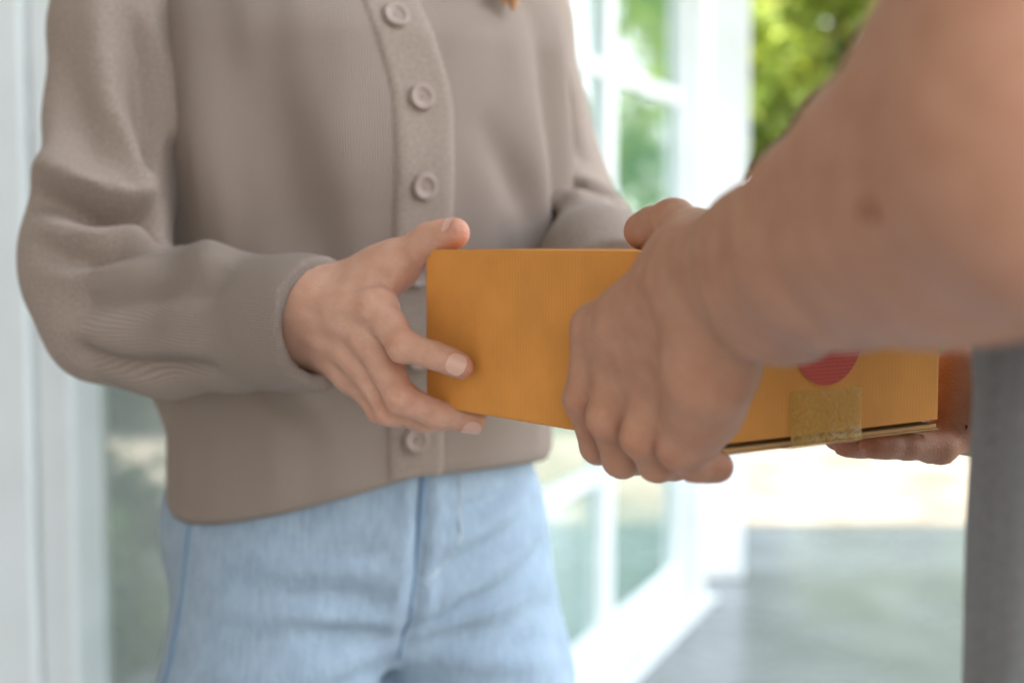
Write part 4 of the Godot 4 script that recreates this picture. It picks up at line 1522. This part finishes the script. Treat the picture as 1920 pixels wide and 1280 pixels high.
func dl(x: float, y: float, z: float) -> Vector3:
	return DC + DL * x + Vector3(0, y, 0) + DF * z

func build_courier() -> void:
	var who := thing("person", "person in a grey shirt with bare forearms, reaching in with the parcel's near end", "person", Vector3(DC.x, 0, DC.z))
	var base := -who.position
	var mott := FastNoiseLite.new()
	mott.seed = 14
	mott.frequency = 0.1
	var Lh := {"wrist": Vector3(0.0841, 1.0613, -0.5721), "arm": Vector3(0.0965, 1.0746, -0.5259), "back": Vector3(-0.30, 0.35, 0.88).normalized(), "fingers": [
		[Vector3(0.0406, 1.0387, -0.6667), Vector3(0.0354, 1.0058, -0.6755), Vector3(0.0422, 0.9805, -0.6887), Vector3(0.0547, 0.9766, -0.7065)],
		[Vector3(0.0515, 1.0322, -0.6462), Vector3(0.0458, 0.9996, -0.6530), Vector3(0.0519, 0.9776, -0.6665), Vector3(0.0663, 0.9766, -0.6874)],
		[Vector3(0.0648, 1.0244, -0.6236), Vector3(0.0590, 0.9940, -0.6305), Vector3(0.0661, 0.9791, -0.6425), Vector3(0.0814, 0.9766, -0.6624)],
		[Vector3(0.0780, 1.0188, -0.6052), Vector3(0.0725, 0.9912, -0.6113), Vector3(0.0803, 0.9818, -0.6206), Vector3(0.0922, 0.9796, -0.6285)]],
		"thumb": [Vector3(0.0852, 1.0669, -0.5905), Vector3(0.0820, 1.0792, -0.6335), Vector3(0.0747, 1.0891, -0.6623), Vector3(0.0634, 1.0851, -0.6921)]}
	var Rh := {"wrist": Vector3(0.2972, 1.0219, -0.8280), "arm": Vector3(0.3315, 1.0332, -0.8488), "back": Vector3(0.6, -0.55, 0.2).normalized(), "fingers": [
		[Vector3(0.2690, 0.9925, -0.8159), Vector3(0.2369, 0.9736, -0.7995), Vector3(0.2046, 0.9766, -0.7797), Vector3(0.1816, 0.9776, -0.7697)],
		[Vector3(0.2623, 0.9901, -0.7906), Vector3(0.2281, 0.9736, -0.7694), Vector3(0.1953, 0.9761, -0.7496), Vector3(0.1704, 0.9776, -0.7396)],
		[Vector3(0.2541, 0.9880, -0.7654), Vector3(0.2216, 0.9736, -0.7444), Vector3(0.1915, 0.9761, -0.7295), Vector3(0.1692, 0.9776, -0.7166)],
		[Vector3(0.2457, 0.9842, -0.7431), Vector3(0.2209, 0.9746, -0.7264), Vector3(0.1998, 0.9766, -0.7145), Vector3(0.1786, 0.9781, -0.7036)]],
		"thumb": [Vector3(0.2842, 1.0260, -0.8132), Vector3(0.2590, 1.0441, -0.7844), Vector3(0.2425, 1.0577, -0.7703), Vector3(0.2293, 1.0846, -0.7572)]}
	var lists := []
	var bb := hand_bounds(Lh)
	var fl := Field.new(bb[0], bb[1], 0.0016)
	hand(fl, Lh, 1.05, 1.12)
	for k in 3:                     # fingers lie close: flesh joins them well past the knuckles
		var A: Array = Lh.fingers[k]
		var B: Array = Lh.fingers[k + 1]
		fl.cap(A[0].lerp(B[0], 0.5), A[0].lerp(A[1], 0.62).lerp(B[0].lerp(B[1], 0.62), 0.5), 0.0105, 0.0062, 0.009)
	# heel of the hand on the little-finger side, and the bulge of the thumb root
	fl.chain([Vector3(0.0811, 1.0442, -0.5709), Vector3(0.0807, 1.0262, -0.5797), Vector3(0.0812, 1.0102, -0.5946), Vector3(0.0798, 0.9976, -0.6037)], [0.0185, 0.0172, 0.0140, 0.0105], 0.012)
	fl.chain([Vector3(0.0812, 1.0697, -0.5857), Vector3(0.0730, 1.0691, -0.6188)], [0.017, 0.014], 0.016)
	var veins := wrinkles(Lh, 1.12)
	veins += [
		[[Vector3(0.0770, 1.0494, -0.5542), Vector3(0.0679, 1.0357, -0.5984), Vector3(0.0595, 1.0155, -0.6190)], 0.0024, 0.0011],
		[[Vector3(0.0711, 1.0569, -0.5748), Vector3(0.0628, 1.0435, -0.6190), Vector3(0.0526, 1.0210, -0.6354)], 0.0022, 0.0009],
		[[Vector3(0.0679, 1.0357, -0.5984), Vector3(0.0682, 1.0198, -0.5993), Vector3(0.0740, 1.0046, -0.5942)], 0.0022, 0.0009],
		[[Vector3(0.0711, 1.0569, -0.5748), Vector3(0.0579, 1.0547, -0.6298), Vector3(0.0463, 1.0442, -0.6491)], 0.0022, 0.0008],
		[[Vector3(0.0871, 1.0523, -0.5394), Vector3(0.0899, 1.0398, -0.5435), Vector3(0.0905, 1.0287, -0.5528)], 0.0022, -0.0009],
		[[Vector3(0.0891, 1.0533, -0.5395), Vector3(0.0924, 1.0398, -0.5435), Vector3(0.0926, 1.0287, -0.5528)], 0.0020, -0.0007]]
	lists.append(tinted(drape(fl, fl.net(), veins, Lh.back, 0.016), hand_spots(Lh), mott))
	bb = hand_bounds(Rh)
	fl = Field.new(bb[0], bb[1], 0.0030)
	hand(fl, Rh, 1.03, 1.05)
	fl.chain([Vector3(0.2370, 1.0141, -0.7392), Vector3(0.2388, 0.9999, -0.7412), Vector3(0.2461, 0.9826, -0.7450)], [0.015, 0.016, 0.013], 0.014)
	lists.append(tinted(fl.net(), hand_spots(Rh), mott))
	# near forearm and elbow, finely
	var el := Vector3(0.1349, 1.1081, -0.3328)
	fl = Field.new(Vector3(0.0805, 1.0264, -0.5777) - Vector3(0.04, 0.05, 0.03), Vector3(0.1154, 1.1358, -0.2746) + Vector3(0.12, 0.14, 0.08), 0.005)
	var fa := [Vector3(0.0841, 1.0603, -0.5720), Vector3(0.0974, 1.0699, -0.5256), Vector3(0.1109, 1.0822, -0.4693), Vector3(0.1236, 1.0933, -0.4220), el]
	fl.chain([fa[0] + Vector3(-0.004, 0.007, 0), fa[1] + Vector3(-0.004, 0.008, 0), fa[2]], [0.0195, 0.0225, 0.030], 0.012)
	fl.chain([fa[0] + Vector3(0.006, -0.010, 0), fa[1] + Vector3(0.004, -0.010, 0), fa[2]], [0.0195, 0.0235, 0.030], 0.012)
	fl.chain([fa[1], fa[2], fa[3], fa[4]], [0.027, 0.0370, 0.0440, 0.0475], 0.008)
	fl.chain([el, dl(0.185, 1.41, 0)], [0.044, 0.052], 0.012)
	fl.cap(Vector3(0.1287, 1.0972, -0.3922), el.lerp(dl(0.185, 1.41, 0), 0.22), 0.040, 0.042, 0.015)
	lists.append(tinted(fl.net(), [], mott))
	var mole := fl.hit(Vector3(0.0759, 1.0868, -0.3012), (Vector3(0.1164, 1.0904, -0.4619) - Vector3(0.0911, 1.0882, -0.3615)).normalized())
	var bf := Field.new(dl(0, 0, 0) + Vector3(-0.42, 0.0, -0.42), dl(0, 0, 0) + Vector3(0.42, 1.56, 0.42), 0.015)
	var tb := Basis(DL, Vector3.UP, DF)
	bf.ell(dl(0, 0.93, 0), tb, Vector3(0.150, 0.13, 0.095), 0.04)
	bf.ell(dl(0, 1.10, 0), tb, Vector3(0.135, 0.18, 0.090), 0.05)
	bf.ell(dl(0, 1.29, 0), tb, Vector3(0.155, 0.15, 0.095), 0.05)
	for s in [-1.0, 1.0]:
		bf.chain([dl(s * 0.09, 0.88, 0), dl(s * 0.095, 0.49, 0.01), dl(s * 0.10, 0.09, -0.02)], [0.075, 0.052, 0.038], 0.03)
		bf.cap(dl(s * 0.10, 0.04, -0.03), dl(s * 0.11, 0.035, 0.15), 0.036, 0.028, 0.02)
		bf.cap(dl(0, 1.45, -0.01), dl(s * 0.165, 1.40, 0), 0.045, 0.05, 0.03)
	bf.cap(dl(0, 1.38, -0.02), dl(0, 1.54, 0), 0.06, 0.055, 0.03)
	bf.chain([dl(-0.165, 1.40, 0), dl(-0.22, 1.12, 0.02)], [0.05, 0.042], 0.02)
	bf.chain([dl(-0.22, 1.12, 0.02), Rh.arm, Rh.wrist], [0.042, 0.030, 0.026], 0.02)
	lists.append(tinted(bf.net(), [], mott))
	var hc := dl(0, 1.60, 0.012)
	lists.append(tinted(head_list(hc, DL, DF, 1.0), [], mott))
	var body := part("body", mesh_of(lists), M.skin_courier, who, base)
	face_parts(hc, DL, DF, 1.0, body)
	var ms := SphereMesh.new()
	ms.radius = 0.0034
	ms.height = 0.0030
	var mo := part("mole", ms, M.mole, body, mole)
	mo.basis = Basis(Quaternion(Vector3.UP, Vector3(0.1, 0.2, 1.0).normalized()))
	nail(Lh.thumb[2], Lh.thumb[3], Vector3(-0.1, 0.9, 0.2), 0.0086, 0.0125, body)
	# shirt
	var rows := []
	var nz := FastNoiseLite.new()
	nz.seed = 23
	nz.frequency = 0.03
	nz.fractal_octaves = 2
	for j in 70:
		var row := []
		for i in 121:
			var th := PI * (i / 60.0 - 1.0)
			var y := lerpf(0.80, 1.475 - 0.05 * exp(-th * th * 3.0), j / 69.0)
			var A := table([[0.78, 0.178], [1.0, 0.170], [1.2, 0.176], [1.34, 0.178], [1.41, 0.155], [1.45, 0.10], [1.48, 0.066]], y)
			var B := table([[0.78, 0.122], [1.0, 0.118], [1.2, 0.120], [1.34, 0.116], [1.41, 0.095], [1.45, 0.075], [1.48, 0.06]], y)
			var d := 0.012 * nz.get_noise_2d(th * 60.0, y * 30.0) + 0.005 * nz.get_noise_2d(th * 160.0, y * 110.0 + 90.0)
			row.append(dl((A + d) * sin(th), y, (B + d) * cos(th)))
		rows.append(row)
	var sl := []
	for s in [1.0, -1.0]:
		var sh := dl(s * 0.165, 1.405, 0)
		var eb: Vector3 = el if s > 0 else dl(-0.22, 1.12, 0.02)
		var sf := Field.new(sh.min(eb) - Vector3.ONE * 0.09, sh.max(eb) + Vector3.ONE * 0.09, 0.009)
		sf.chain([dl(s * 0.11, 1.40, 0), sh, sh.lerp(eb, 0.7)], [0.06, 0.068, 0.066], 0.03)
		sf.cap(sh.lerp(eb, 0.5), sh.lerp(eb, 0.9), 0.056, 0.056, 0.01, true)
		sf.cut(sh.lerp(eb, 0.58), (eb - sh).normalized())
		sl.append(sf.net())
	part("shirt", mesh_of([sheet(rows, [], true, dl(0, 1.1, 0)), sl[0], sl[1]]), M.shirt, who, base)
	var tf := Field.new(dl(0, 0, 0) + Vector3(-0.24, 0.05, -0.24), dl(0, 0, 0) + Vector3(0.24, 1.02, 0.24), 0.011)
	tf.ell(dl(0, 0.92, 0), tb, Vector3(0.160, 0.13, 0.108), 0.04)
	for s in [-1.0, 1.0]:
		tf.chain([dl(s * 0.088, 0.87, 0), dl(s * 0.095, 0.49, 0.01), dl(s * 0.10, 0.08, -0.02)], [0.090, 0.070, 0.060], 0.02)
	tf.cut(Vector3(0, 0.99, 0), Vector3.UP)
	part("trousers", mesh_of([tf.net()]), M.trousers, who, base)
	for s in [-1.0, 1.0]:
		var sf := Field.new(dl(s * 0.1, 0, 0.05) - Vector3(0.22, 0.02, 0.22), dl(s * 0.1, 0.14, 0.05) + Vector3(0.22, 0.02, 0.22), 0.008)
		sf.cap(dl(s * 0.10, 0.052, -0.04), dl(s * 0.115, 0.048, 0.16), 0.045, 0.040, 0.02)
		sf.cap(dl(s * 0.10, 0.09, -0.04), dl(s * 0.105, 0.08, 0.04), 0.043, 0.036, 0.02)
		sf.cut(Vector3(0, 0.0052, 0), Vector3.DOWN)
		part("shoe", mesh_of([sf.net()]), M.shoe_dark, who, base)
	var hf := Field.new(hc - Vector3(0.16, 0.16, 0.16), hc + Vector3(0.16, 0.16, 0.16), 0.007)
	hf.ell(hc + Vector3(0, 0.035, 0) - DF * 0.018, tb, Vector3(0.082, 0.092, 0.096), 0.02)
	hf.ell(hc + Vector3(0, -0.03, 0) + DF * 0.075, tb, Vector3(0.085, 0.085, 0.075), 0.012, true)
	hf.cut(hc + Vector3(0, -0.075, 0), Vector3.DOWN)
	part("hair", mesh_of([hf.net()]), M.hair_black, who, base)
